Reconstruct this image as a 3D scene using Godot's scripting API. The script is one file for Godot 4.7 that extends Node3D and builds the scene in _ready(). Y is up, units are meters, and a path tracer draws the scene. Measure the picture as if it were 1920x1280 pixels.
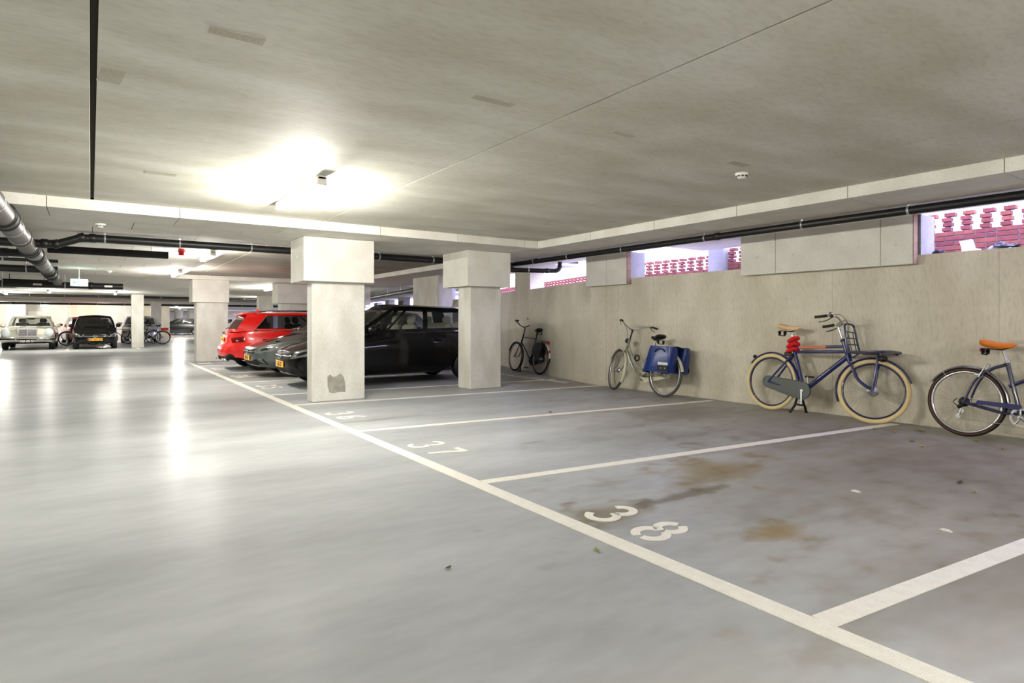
extends Node3D

# An underground car park: concrete floor, plank ceiling with clad soffit bands, pillars, cars, bicycles.
# x runs from the lane to the bay wall, -z runs along the lane into the picture, y is up.

const SOFFIT := 2.39
const CEIL := 2.505
const WALL_X := 7.72
const WALL_Y := 1.93
var M := {}
var rng := RandomNumberGenerator.new()
var names := {}

func _ready() -> void:
	rng.seed = 71
	# ---- camera, sky, exposure ----
	var cam := Camera3D.new()
	cam.name = "camera"
	cam.near = 0.05
	cam.far = 200.0
	cam.projection = Camera3D.PROJECTION_FRUSTUM
	cam.size = cam.near * 1280.0 / 1140.0
	cam.frustum_offset = Vector2(0.0, -cam.near * 37.5 / 1140.0)
	cam.position = Vector3(0.0, 1.175, 0.0)
	cam.rotation.y = -atan(789.9 / 1140.0)
	add_child(cam)
	cam.current = true
	var env := Environment.new()
	env.background_mode = Environment.BG_SKY
	var sky := Sky.new()
	var sm := ProceduralSkyMaterial.new()
	sm.sky_top_color = Color(0.78, 0.77, 1.0)
	sm.sky_horizon_color = Color(0.88, 0.87, 1.0)
	sm.ground_bottom_color = Color(0.62, 0.60, 0.62)
	sm.ground_horizon_color = Color(0.80, 0.78, 0.80)
	sm.sky_energy_multiplier = 3.2
	sm.ground_energy_multiplier = 1.2
	sky.sky_material = sm
	env.sky = sky
	env.tonemap_mode = Environment.TONE_MAPPER_LINEAR
	env.tonemap_exposure = 1.18
	env.sdfgi_enabled = true
	env.ssao_enabled = true
	env.ssil_enabled = true
	var we := WorldEnvironment.new()
	we.name = "world_environment"
	we.environment = env
	add_child(we)
	make_materials()
	# ---- lamps (each lamp's light is set in its builder) ----
	build_lamps()
	# ---- the place ----
	build_floor()
	build_ceiling()
	build_walls()
	build_outside()
	build_pillars()
	build_pipes()
	build_cars()
	build_bikes()
	build_small_things()

# ------------------------------------------------------------------ helpers
func numbered(n: String) -> String:
	if not names.has(n):
		names[n] = 0
		return n
	names[n] += 1
	return "%s_%03d" % [n, names[n]]

func tag(o: Node, label := "", category := "", group := "", kind := "") -> Node:
	if label: o.set_meta("label", label)
	if category: o.set_meta("category", category)
	if group: o.set_meta("group", group)
	if kind: o.set_meta("kind", kind)
	return o

func base(called: String, at := Vector3.ZERO, turn := 0.0) -> Node3D:
	var o := Node3D.new()
	o.name = numbered(called)
	add_child(o)
	o.position = at
	o.rotation.y = turn
	return o

func obj(called: String, m, mat: Material, parent: Node = null) -> MeshInstance3D:
	var o := MeshInstance3D.new()
	o.mesh = m.commit() if m is SurfaceTool else m
	o.material_override = mat
	o.cast_shadow = GeometryInstance3D.SHADOW_CASTING_SETTING_ON
	if parent == null:
		o.name = numbered(called)
		add_child(o)
	else:
		o.name = called
		parent.add_child(o, true)
	return o

func sub(called: String, parent: Node, t := Transform3D()) -> Node3D:
	var o := Node3D.new()
	o.name = called
	parent.add_child(o, true)
	o.transform = t
	return o

func mb() -> SurfaceTool:
	var st := SurfaceTool.new()
	st.begin(Mesh.PRIMITIVE_TRIANGLES)
	return st

func fin(st: SurfaceTool) -> SurfaceTool:
	st.generate_normals()
	return st

func tri(st: SurfaceTool, a: Vector3, b: Vector3, c: Vector3) -> void:
	st.add_vertex(a); st.add_vertex(c); st.add_vertex(b)

func quad(st: SurfaceTool, a: Vector3, b: Vector3, c: Vector3, d: Vector3) -> void:
	tri(st, a, b, c); tri(st, a, c, d)

# a box, its edges chamfered by ch
func box(st: SurfaceTool, c: Vector3, s: Vector3, t := Transform3D(), ch := 0.0) -> void:
	st.set_smooth_group(-1)
	var h := s * 0.5
	if ch <= 0.0:
		var v := []
		for i in 8:
			v.append(t * (c + Vector3(h.x * (1 if i & 1 else -1), h.y * (1 if i & 2 else -1), h.z * (1 if i & 4 else -1))))
		quad(st, v[4], v[5], v[7], v[6]); quad(st, v[1], v[0], v[2], v[3])
		quad(st, v[5], v[1], v[3], v[7]); quad(st, v[0], v[4], v[6], v[2])
		quad(st, v[6], v[7], v[3], v[2]); quad(st, v[0], v[1], v[5], v[4])
		return
	var ax := [Vector3.RIGHT, Vector3.UP, Vector3.BACK]
	for k in 3:
		var u: Vector3 = ax[(k + 1) % 3]
		var w: Vector3 = ax[(k + 2) % 3]
		for sg in [-1.0, 1.0]:
			var n: Vector3 = ax[k] * sg
			var f := []
			for q in [Vector2(-1, -1), Vector2(1, -1), Vector2(1, 1), Vector2(-1, 1)]:
				f.append(t * (c + n * h[k] + u * (h[(k + 1) % 3] - ch) * q.x + w * (h[(k + 2) % 3] - ch) * q.y))
			if sg > 0: quad(st, f[0], f[1], f[2], f[3])
			else: quad(st, f[3], f[2], f[1], f[0])
	# chamfer strips
	for k in 3:
		var a1 := (k + 1) % 3
		var a2 := (k + 2) % 3
		for s1 in [-1.0, 1.0]:
			for s2 in [-1.0, 1.0]:
				var p := []
				for e in [-1.0, 1.0]:
					var q1: Vector3 = ax[k] * (h[k] - ch) * e + ax[a1] * h[a1] * s1 + ax[a2] * (h[a2] - ch) * s2
					var q2: Vector3 = ax[k] * (h[k] - ch) * e + ax[a1] * (h[a1] - ch) * s1 + ax[a2] * h[a2] * s2
					p.append(t * (c + q1)); p.append(t * (c + q2))
				if s1 * s2 > 0: quad(st, p[0], p[2], p[3], p[1])
				else: quad(st, p[1], p[3], p[2], p[0])
	for sx in [-1.0, 1.0]:
		for sy in [-1.0, 1.0]:
			for sz in [-1.0, 1.0]:
				var q0: Vector3 = t * (c + Vector3(h.x * sx, (h.y - ch) * sy, (h.z - ch) * sz))
				var q1: Vector3 = t * (c + Vector3((h.x - ch) * sx, h.y * sy, (h.z - ch) * sz))
				var q2: Vector3 = t * (c + Vector3((h.x - ch) * sx, (h.y - ch) * sy, h.z * sz))
				if sx * sy * sz > 0: tri(st, q0, q1, q2)
				else: tri(st, q2, q1, q0)

func bx(lo: Vector3, hi: Vector3, ch := 0.0) -> SurfaceTool:
	var st := mb()
	box(st, (lo + hi) * 0.5, hi - lo, Transform3D(), ch)
	return fin(st)

# a grid of points (rows of equal length), turned so that it faces away from `inside`
func grid(st: SurfaceTool, rows: Array, inside := Vector3.INF, smooth := 1, wrap := false, keep = null) -> void:
	st.set_smooth_group(smooth)
	var nr := rows.size()
	var nc: int = rows[0].size()
	var flip := false
	if inside != Vector3.INF:
		var s := 0.0
		for i in nr - 1:
			for j in nc - 1:
				var a: Vector3 = rows[i][j]
				s += (rows[i][j + 1] - a).cross(rows[i + 1][j] - a).dot(a - inside)
		flip = s < 0.0
	for i in nr - 1:
		for j in (nc if wrap else nc - 1):
			if keep != null and not keep.call(i, j): continue
			var j2 := (j + 1) % nc
			var a: Vector3 = rows[i][j]
			var b: Vector3 = rows[i][j2]
			var c: Vector3 = rows[i + 1][j2]
			var d: Vector3 = rows[i + 1][j]
			if flip:
				if a != d: tri(st, a, d, c)
				if b != c: tri(st, a, c, b)
			else:
				if b != c: tri(st, a, b, c)
				if a != d: tri(st, a, c, d)

# a round bar along a path
func tube(st: SurfaceTool, pts: Array, r, n := 8, caps := true) -> void:
	var rows := []
	var up := Vector3.ZERO
	for i in pts.size():
		var d: Vector3
		if i == 0: d = pts[1] - pts[0]
		elif i == pts.size() - 1: d = pts[i] - pts[i - 1]
		else: d = (pts[i] - pts[i - 1]).normalized() + (pts[i + 1] - pts[i]).normalized()
		d = d.normalized()
		if up == Vector3.ZERO:
			up = Vector3.UP if absf(d.y) < 0.9 else Vector3.RIGHT
		var e1 := (up - d * up.dot(d)).normalized()
		up = e1
		var e2 := d.cross(e1)
		var rr: float = r[i] if r is Array else r
		var row := []
		for k in n:
			var a := TAU * k / n
			row.append(pts[i] + (e1 * cos(a) + e2 * sin(a)) * rr)
		rows.append(row)
	grid(st, rows, Vector3.INF, 1, true)
	if caps:
		st.set_smooth_group(-1)
		var last := rows.size() - 1
		for k in n:
			tri(st, pts[0], rows[0][(k + 1) % n], rows[0][k])
			tri(st, pts[last], rows[last][k], rows[last][(k + 1) % n])

# a profile of (radius, height) turned round the y axis of t; smooth: one normal over all, else facets between profile steps
func lathe(st: SurfaceTool, prof: Array, t := Transform3D(), n := 24, smooth := true) -> void:
	for i in prof.size() - 1:
		var rows := []
		for p in [prof[i], prof[i + 1]]:
			var row := []
			for k in n:
				var a := TAU * k / n
				row.append(t * Vector3(p.x * cos(a), p.y, -p.x * sin(a)))
			rows.append(row)
		grid(st, rows, Vector3.INF, 1 if smooth else 10 + i, true)

# an outline in the x-y plane of t, thickened along z from z0 to z1 (counterclockwise)
func prism(st: SurfaceTool, poly: PackedVector2Array, z0: float, z1: float, t := Transform3D()) -> void:
	st.set_smooth_group(-1)
	var pl := poly
	if Geometry2D.is_polygon_clockwise(pl):
		pl = pl.duplicate(); pl.reverse()
	var id := Geometry2D.triangulate_polygon(pl)
	for k in range(0, id.size(), 3):
		var a := pl[id[k]]
		var b := pl[id[k + 1]]
		var c := pl[id[k + 2]]
		if (b - a).cross(c - a) < 0:
			var x := b
			b = c; c = x
		tri(st, t * Vector3(a.x, a.y, z1), t * Vector3(b.x, b.y, z1), t * Vector3(c.x, c.y, z1))
		tri(st, t * Vector3(a.x, a.y, z0), t * Vector3(c.x, c.y, z0), t * Vector3(b.x, b.y, z0))
	for k in pl.size():
		var a := pl[k]
		var b := pl[(k + 1) % pl.size()]
		quad(st, t * Vector3(a.x, a.y, z0), t * Vector3(b.x, b.y, z0), t * Vector3(b.x, b.y, z1), t * Vector3(a.x, a.y, z1))

func rounded(w: float, h: float, r: float, n := 4) -> PackedVector2Array:
	var out := PackedVector2Array()
	for q in 4:
		var c := Vector2((w / 2 - r) * (1 if q in [0, 3] else -1), (h / 2 - r) * (1 if q < 2 else -1))
		for k in n + 1:
			var a := PI / 2 * (q + float(k) / n)
			out.append(c + Vector2(cos(a), sin(a)) * r)
	return out

func frame_of(from: Vector3, dir: Vector3) -> Transform3D:   # y along dir
	var y := dir.normalized()
	var x := Vector3.UP.cross(y) if absf(y.y) < 0.95 else Vector3.RIGHT.cross(y)
	x = x.normalized()
	return Transform3D(Basis(x, y, x.cross(y)), from)

func curve(pts: Array, n := 6) -> Array:
	var out := []
	for i in pts.size() - 1:
		var p0: Vector3 = pts[maxi(i - 1, 0)]
		var p3: Vector3 = pts[mini(i + 2, pts.size() - 1)]
		for k in n:
			out.append(pts[i].cubic_interpolate(pts[i + 1], p0, p3, float(k) / n))
	out.append(pts[-1])
	return out

func text_mesh(s: String, h: float, depth := 0.002, mono := false) -> TextMesh:
	var t := TextMesh.new()
	var f := SystemFont.new()
	f.font_names = PackedStringArray(["Droid Sans Mono" if mono else "Droid Sans"])
	f.font_weight = 700
	t.font = f
	t.text = s
	t.font_size = 64
	t.pixel_size = h / 46.0
	t.depth = depth
	return t

# ------------------------------------------------------------------ materials
func mat(c: Color, rough := 0.6, metal := 0.0) -> StandardMaterial3D:
	var m := StandardMaterial3D.new()
	m.albedo_color = c
	m.roughness = rough
	m.metallic = metal
	return m

func glow(c: Color, e: float) -> StandardMaterial3D:
	var m := mat(c, 0.5)
	m.emission_enabled = true
	m.emission = c
	m.emission_energy_multiplier = e
	return m

func noise_tex(freq: float, lo: Color, hi: Color, sd: int, oct := 4, size := 512, mid = null, normal := 0.0) -> NoiseTexture2D:
	var f := FastNoiseLite.new()
	f.noise_type = FastNoiseLite.TYPE_SIMPLEX_SMOOTH
	f.frequency = freq
	f.fractal_octaves = oct
	f.seed = sd
	var t := NoiseTexture2D.new()
	t.width = size
	t.height = size
	t.seamless = true
	t.noise = f
	if normal > 0.0:
		t.as_normal_map = true
		t.bump_strength = normal
		return t
	var g := Gradient.new()
	g.set_color(0, lo)
	g.set_color(1, hi)
	if mid != null:
		g.add_point(0.5, mid)
	t.color_ramp = g
	return t

# poured concrete: broad clouds, multiplied by fine speckle, in world space
func concrete(lo: Color, hi: Color, scale: Vector3, sd: int, rough := 0.8, fine := 1.0) -> StandardMaterial3D:
	var m := mat(Color.WHITE, rough)
	m.albedo_texture = noise_tex(0.006, lo, hi, sd, 5, 512)
	m.uv1_triplanar = true
	m.uv1_world_triplanar = true
	m.uv1_scale = scale
	m.detail_enabled = true
	m.detail_blend_mode = BaseMaterial3D.BLEND_MODE_MUL
	m.detail_uv_layer = BaseMaterial3D.DETAIL_UV_2
	m.uv2_triplanar = true
	m.uv2_world_triplanar = true
	m.uv2_scale = scale * 5.3
	var d := 1.0 - 0.10 * fine
	m.detail_albedo = noise_tex(0.02, Color(d - 0.06 * fine, d - 0.06 * fine, d - 0.07 * fine), Color(1, 1, 1), sd + 5, 5, 512, Color(0.985, 0.985, 0.98))
	return m

func make_materials() -> void:
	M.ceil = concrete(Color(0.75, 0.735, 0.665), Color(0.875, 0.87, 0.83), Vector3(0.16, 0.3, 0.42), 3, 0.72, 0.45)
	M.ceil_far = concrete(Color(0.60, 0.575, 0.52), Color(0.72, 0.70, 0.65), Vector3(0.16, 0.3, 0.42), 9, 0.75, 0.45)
	M.wall = concrete(Color(0.775, 0.745, 0.665), Color(0.875, 0.855, 0.79), Vector3(0.45, 0.16, 0.45), 11, 0.78, 0.5)
	M.pillar = concrete(Color(0.78, 0.765, 0.72), Color(0.88, 0.875, 0.85), Vector3(0.6, 0.3, 0.6), 21, 0.7, 0.4)
	M.board = concrete(Color(0.855, 0.84, 0.80), Color(0.91, 0.90, 0.87), Vector3(0.7, 0.7, 0.7), 31, 0.85, 0.45)
	M.board2 = concrete(Color(0.835, 0.82, 0.775), Color(0.895, 0.885, 0.85), Vector3(0.7, 0.7, 0.7), 37, 0.85, 0.45)
	M.patch = concrete(Color(0.55, 0.535, 0.50), Color(0.66, 0.65, 0.62), Vector3(1.8, 1.8, 1.8), 41, 0.85)
	M.patch_light = concrete(Color(0.70, 0.675, 0.60), Color(0.76, 0.74, 0.68), Vector3(1, 1, 1), 42, 0.8)
	M.tray = mat(Color(0.62, 0.64, 0.52), 0.6)
	M.raw_edge = concrete(Color(0.46, 0.36, 0.28), Color(0.58, 0.48, 0.39), Vector3(4, 4, 4), 47, 0.9)
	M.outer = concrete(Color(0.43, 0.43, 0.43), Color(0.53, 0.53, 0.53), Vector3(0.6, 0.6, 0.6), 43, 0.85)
	M.white_wall = concrete(Color(0.80, 0.79, 0.76), Color(0.87, 0.86, 0.84), Vector3(0.3, 0.3, 0.3), 51, 0.7, 0.5)
	M.joint = mat(Color(0.17, 0.145, 0.10), 0.95)
	M.line = concrete(Color(0.92, 0.905, 0.86), Color(0.96, 0.95, 0.91), Vector3(3, 3, 3), 61, 0.7)
	M.line.normal_enabled = true
	M.line.normal_texture = noise_tex(0.09, Color.BLACK, Color.WHITE, 65, 3, 512, null, 6.0)
	M.line.normal_scale = 0.6
	M.pipe_black = mat(Color(0.055, 0.052, 0.055), 0.42)
	M.pipe_grey = concrete(Color(0.22, 0.20, 0.185), Color(0.36, 0.33, 0.31), Vector3(1.5, 1.5, 0.5), 71, 0.45)
	M.rubber = mat(Color(0.03, 0.03, 0.032), 0.55)
	M.galv = mat(Color(0.72, 0.73, 0.74), 0.35, 0.8)
	M.chrome = mat(Color(0.86, 0.86, 0.87), 0.14, 1.0)
	M.alu = mat(Color(0.78, 0.78, 0.79), 0.3, 0.9)
	M.steel_dark = mat(Color(0.13, 0.13, 0.14), 0.4, 0.6)
	M.black = mat(Color(0.025, 0.025, 0.027), 0.45)
	M.matt_black = mat(Color(0.035, 0.034, 0.034), 0.85)
	M.chrome_guard = mat(Color(0.62, 0.62, 0.66), 0.22, 0.9)
	M.white = mat(Color(0.90, 0.89, 0.86), 0.45)
	M.cream = mat(Color(0.80, 0.68, 0.42), 0.6)
	M.red_plastic = mat(Color(0.72, 0.05, 0.05), 0.35)
	M.red_cloth = mat(Color(0.80, 0.03, 0.08), 0.8)
	M.plate_yellow = mat(Color(0.98, 0.72, 0.05), 0.5)
	M.plate_blue = mat(Color(0.05, 0.15, 0.6), 0.5)
	M.tube_lamp = glow(Color(1.0, 0.985, 0.95), 6.0)
	M.exit_lamp = glow(Color(0.80, 1.0, 0.90), 0.95)
	M.exit_green = glow(Color(0.10, 0.62, 0.36), 0.5)
	var g := mat(Color(0.10, 0.16, 0.15, 0.30), 0.03)
	g.transparency = BaseMaterial3D.TRANSPARENCY_ALPHA
	M.glass = g
	var g2 := mat(Color(0.02, 0.025, 0.025, 0.72), 0.03)
	g2.transparency = BaseMaterial3D.TRANSPARENCY_ALPHA
	M.glass_dark = g2
	var g3 := mat(Color(0.95, 0.97, 0.97, 0.25), 0.04)
	g3.transparency = BaseMaterial3D.TRANSPARENCY_ALPHA
	M.lens = g3
	for k in 5:
		M["brick_%d" % k] = concrete([Color(0.341, 0.134, 0.119), Color(0.384, 0.164, 0.129), Color(0.310, 0.115, 0.119), Color(0.407, 0.193, 0.150), Color(0.355, 0.144, 0.140)][k], [Color(0.444, 0.212, 0.182), Color(0.473, 0.241, 0.194), Color(0.415, 0.183, 0.173), Color(0.503, 0.279, 0.215), Color(0.452, 0.222, 0.204)][k], Vector3(3, 3, 3), 80 + k, 0.85)
	M.mortar = mat(Color(0.44, 0.40, 0.40), 0.95)
	M.floor = floor_material()

# the poured floor: grey-blue with trowel clouds; rust, oil and dirt where the photograph shows them
func floor_material() -> StandardMaterial3D:
	var n := 1024
	var x0 := -3.0
	var z0 := -12.0
	var ext := 12.5
	var big := FastNoiseLite.new()
	big.seed = 5; big.frequency = 0.0045; big.fractal_octaves = 5
	var fine := FastNoiseLite.new()
	fine.seed = 8; fine.frequency = 0.05; fine.fractal_octaves = 4
	var warp := FastNoiseLite.new()
	warp.seed = 19; warp.frequency = 0.012; warp.fractal_octaves = 4
	var img := Image.create(n, n, false, Image.FORMAT_RGB8)
	# x, z, radius along x, radius along z, strength, colour multiplier
	var stains := [
		[5.8, -1.2, 2.6, 2.0, 0.75, Color(0.86, 0.80, 0.72)], [6.3, -4.4, 1.7, 2.0, 0.5, Color(0.90, 0.84, 0.76)],
		[4.05, -3.05, 0.42, 0.28, 0.55, Color(0.80, 0.66, 0.44)], [3.15, -1.95, 0.20, 0.10, 0.6, Color(0.80, 0.62, 0.38)],
		[4.9, -2.6, 1.6, 0.9, 0.38, Color(0.70, 0.66, 0.60)], [6.6, -3.2, 1.3, 3.4, 0.30, Color(0.78, 0.71, 0.60)],
		[3.35, -2.72, 0.42, 0.05, 0.75, Color(0.55, 0.50, 0.42)], [2.62, -2.71, 0.28, 0.17, 0.6, Color(0.62, 0.55, 0.42)],
		[5.6, -1.2, 1.8, 1.0, 0.36, Color(0.70, 0.65, 0.58)], [4.4, -4.3, 0.9, 0.25, 0.3, Color(0.80, 0.80, 0.76)],
		[6.3, -5.2, 0.7, 0.5, 0.32, Color(0.72, 0.66, 0.55)], [5.2, -7.4, 1.1, 0.3, 0.25, Color(0.78, 0.76, 0.72)],
		[3.2, -0.9, 0.8, 0.5, 0.3, Color(0.76, 0.69, 0.60)], [1.6, -1.2, 0.5, 0.3, 0.22, Color(0.84, 0.78, 0.68)],
		[2.9, -6.9, 0.4, 0.05, 0.5, Color(0.70, 0.66, 0.60)], [3.5, -4.75, 0.16, 0.05, 0.5, Color(0.72, 0.68, 0.62)],
		[7.2, -9.0, 0.5, 2.0, 0.35, Color(0.74, 0.66, 0.50)], [4.6, -9.4, 1.8, 0.3, 0.3, Color(0.78, 0.71, 0.56)],
	]
	for j in n:
		for i in n:
			var x := x0 + ext * i / n
			var z := z0 + ext * j / n
			var a := big.get_noise_2d(i * 0.75, j * 2.6)
			var f := fine.get_noise_2d(i * 0.8, j * 2.2)
			var v := 1.0 + a * 0.26 + f * 0.07
			var c := Color(0.380 * v, 0.392 * v, 0.394 * v)
			for s in stains:
				var dx: float = (x - s[0]) / s[2]
				var dz: float = (z - s[1]) / s[3]
				var d := dx * dx + dz * dz
				if d < 4.0:
					var k := clampf(1.0 - d * ((0.55 if s[2] < 1.65 else 0.5) + (0.75 if s[2] < 1.65 else 0.18) * warp.get_noise_2d(i * 2.0, j * 3.0)), 0.0, 1.0) * float(s[4])
					c = c.lerp(c * s[5], minf(k * 1.6, 1.0))
			img.set_pixel(i, j, c.linear_to_srgb())
	img.generate_mipmaps()
	var m := mat(Color.WHITE, 0.31)
	m.albedo_texture = ImageTexture.create_from_image(img)
	m.uv1_scale = Vector3(1, 1, 1)
	m.metallic_specular = 0.045
	return m

# ------------------------------------------------------------------ the room
func build_floor() -> void:
	var st := mb()
	st.set_smooth_group(-1)
	# the slab's top carries the texture over its near part; beyond, the texture repeats mirrored
	var lo := Vector3(-16, -0.2, -80)
	var hi := Vector3(20, 0, 8)
	var uv := func(p: Vector3) -> Vector2: return Vector2((p.x + 3.0) / 12.5, (p.z + 12.0) / 12.5)
	for q in [[Vector3(lo.x, 0, lo.z), Vector3(lo.x, 0, hi.z), Vector3(hi.x, 0, hi.z)], [Vector3(lo.x, 0, lo.z), Vector3(hi.x, 0, hi.z), Vector3(hi.x, 0, lo.z)]]:
		for k in [0, 2, 1]:
			st.set_uv(uv.call(q[k]))
			st.add_vertex(q[k])
	st.set_uv(Vector2.ZERO)
	box(st, Vector3(2, -0.105, -36), Vector3(36, 0.19, 88))
	var fl := obj("floor", fin(st), M.floor)
	tag(fl, "smooth grey coated concrete floor of the car park with painted bays", "floor", "", "structure")
	# the long line along the lane and the slanted bay lines
	var line := func(a: Vector2, b: Vector2, w: float) -> void:
		var d := (b - a).normalized()
		var nn := Vector2(-d.y, d.x) * w * 0.5
		var s := mb()
		var pl := PackedVector2Array([a - nn, b - nn, b + nn, a + nn])
		var t := Transform3D(Basis(Vector3.RIGHT, Vector3.BACK, Vector3.DOWN), Vector3.ZERO)
		prism(s, pl, -0.004, 0.0, t)
		var o := obj("parking_line", fin(s), M.line, fl)
		o.position.y = 0.0
	line.call(Vector2(2.298, -19.8), Vector2(2.298, 4.0), 0.112)
	for z in [1.24, -1.262, -3.77, -6.27, -8.76, -10.16, -12.62, -15.15, -17.8]:
		line.call(Vector2(2.354, z), Vector2(7.58 if z > -8.0 else 7.7, z + (7.58 - 2.354) * 0.103), 0.1)
	line.call(Vector2(7.52, -12.5), Vector2(7.52, -9.0), 0.09)
	# far bays on the other side of the lane
	for k in 4:
		line.call(Vector2(-3.3 + k * 2.5, -36.0), Vector2(-3.3 + k * 2.5, -30.4), 0.1)
	# numbers, read from the lane
	var nums := [["38", 2.63, -2.52], ["37", 2.64, -5.04], ["36", 2.63, -7.46], ["35", 2.645, -11.5], ["34", 2.65, -13.98], ["33", 2.65, -16.5], ["32", 2.65, -19.0]]
	for it in nums:
		var nd := sub("bay_number", fl, Transform3D(Basis(), Vector3(it[1], 0.0, it[2])))
		nd.set_meta("label", "painted bay number %s" % it[0])
		for k in 2:
			var s := mb()
			digit(s, it[0][k], Vector3(0, 0.0, -0.19 + 0.38 * k))
			obj("digit", fin(s), M.line, nd)
	tag_floor_extras(fl)

func tag_floor_extras(_fl: Node) -> void:
	pass

# one stencilled digit: strokes laid flat, its top towards +x, its right towards +z
func digit(st: SurfaceTool, ch: String, at: Vector3) -> void:
	var w := 0.052
	var strokes := []
	var arc := func(cx: float, cy: float, rx: float, ry: float, a0: float, a1: float) -> Array:
		var out := []
		for k in 13:
			var a := deg_to_rad(lerpf(a0, a1, k / 12.0))
			out.append(Vector2(cx + rx * cos(a), cy + ry * sin(a)))
		return out
	match ch:
		"3":
			strokes = [arc.call(0.0, 0.075, 0.07, 0.075, 165, -80), arc.call(0.0, -0.085, 0.085, 0.085, 85, -165)]
		"8":
			strokes = [arc.call(0.0, 0.08, 0.07, 0.075, 100, 262), arc.call(0.0, 0.08, 0.07, 0.075, 68, -72), arc.call(0.0, -0.08, 0.085, 0.085, 108, 252), arc.call(0.0, -0.08, 0.085, 0.085, 60, -82)]
		"7":
			strokes = [[Vector2(-0.09, 0.15), Vector2(0.095, 0.15)], [Vector2(0.08, 0.14), Vector2(0.02, 0.0), Vector2(-0.02, -0.17)]]
		"6":
			strokes = [arc.call(0.0, -0.08, 0.085, 0.08, 0, 360), [Vector2(0.06, 0.165), Vector2(-0.02, 0.10), Vector2(-0.07, 0.02), Vector2(-0.085, -0.08)]]
		"5":
			strokes = [[Vector2(0.085, 0.15), Vector2(-0.06, 0.15)], [Vector2(-0.055, 0.16), Vector2(-0.07, 0.03)], arc.call(0.0, -0.065, 0.085, 0.10, 125, -150)]
		"4":
			strokes = [[Vector2(0.04, -0.17), Vector2(0.04, 0.17)], [Vector2(0.03, 0.15), Vector2(-0.09, -0.06)], [Vector2(-0.1, -0.07), Vector2(0.1, -0.07)]]
		"2":
			strokes = [arc.call(0.0, 0.08, 0.08, 0.08, 160, -40), [Vector2(0.06, 0.03), Vector2(-0.08, -0.15)], [Vector2(-0.09, -0.15), Vector2(0.1, -0.15)]]
	for s in strokes:
		var l := PackedVector2Array()
		var r := PackedVector2Array()
		for k in s.size():
			var d: Vector2 = (s[mini(k + 1, s.size() - 1)] - s[maxi(k - 1, 0)]).normalized()
			var nn := Vector2(-d.y, d.x) * w * 0.5
			l.append(s[k] + nn); r.append(s[k] - nn)
		st.set_smooth_group(-1)
		var f := func(p: Vector2, y: float) -> Vector3: return at + Vector3(p.y, y, p.x)
		for k in l.size() - 1:
			var h := 0.005
			quad(st, f.call(l[k], h), f.call(l[k + 1], h), f.call(r[k + 1], h), f.call(r[k], h))
			quad(st, f.call(l[k], 0.0), f.call(l[k + 1], 0.0), f.call(l[k + 1], h), f.call(l[k], h))
			quad(st, f.call(r[k], h), f.call(r[k + 1], h), f.call(r[k + 1], 0.0), f.call(r[k], 0.0))
		var e := l.size() - 1
		quad(st, f.call(l[0], 0.0), f.call(l[0], 0.005), f.call(r[0], 0.005), f.call(r[0], 0.0))
		quad(st, f.call(l[e], 0.005), f.call(l[e], 0.0), f.call(r[e], 0.0), f.call(r[e], 0.005))

func part_box(called: String, lo: Vector3, hi: Vector3, m: Material, parent: Node, ch := 0.0) -> MeshInstance3D:
	return obj(called, bx(lo, hi, ch), m, parent)

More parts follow.
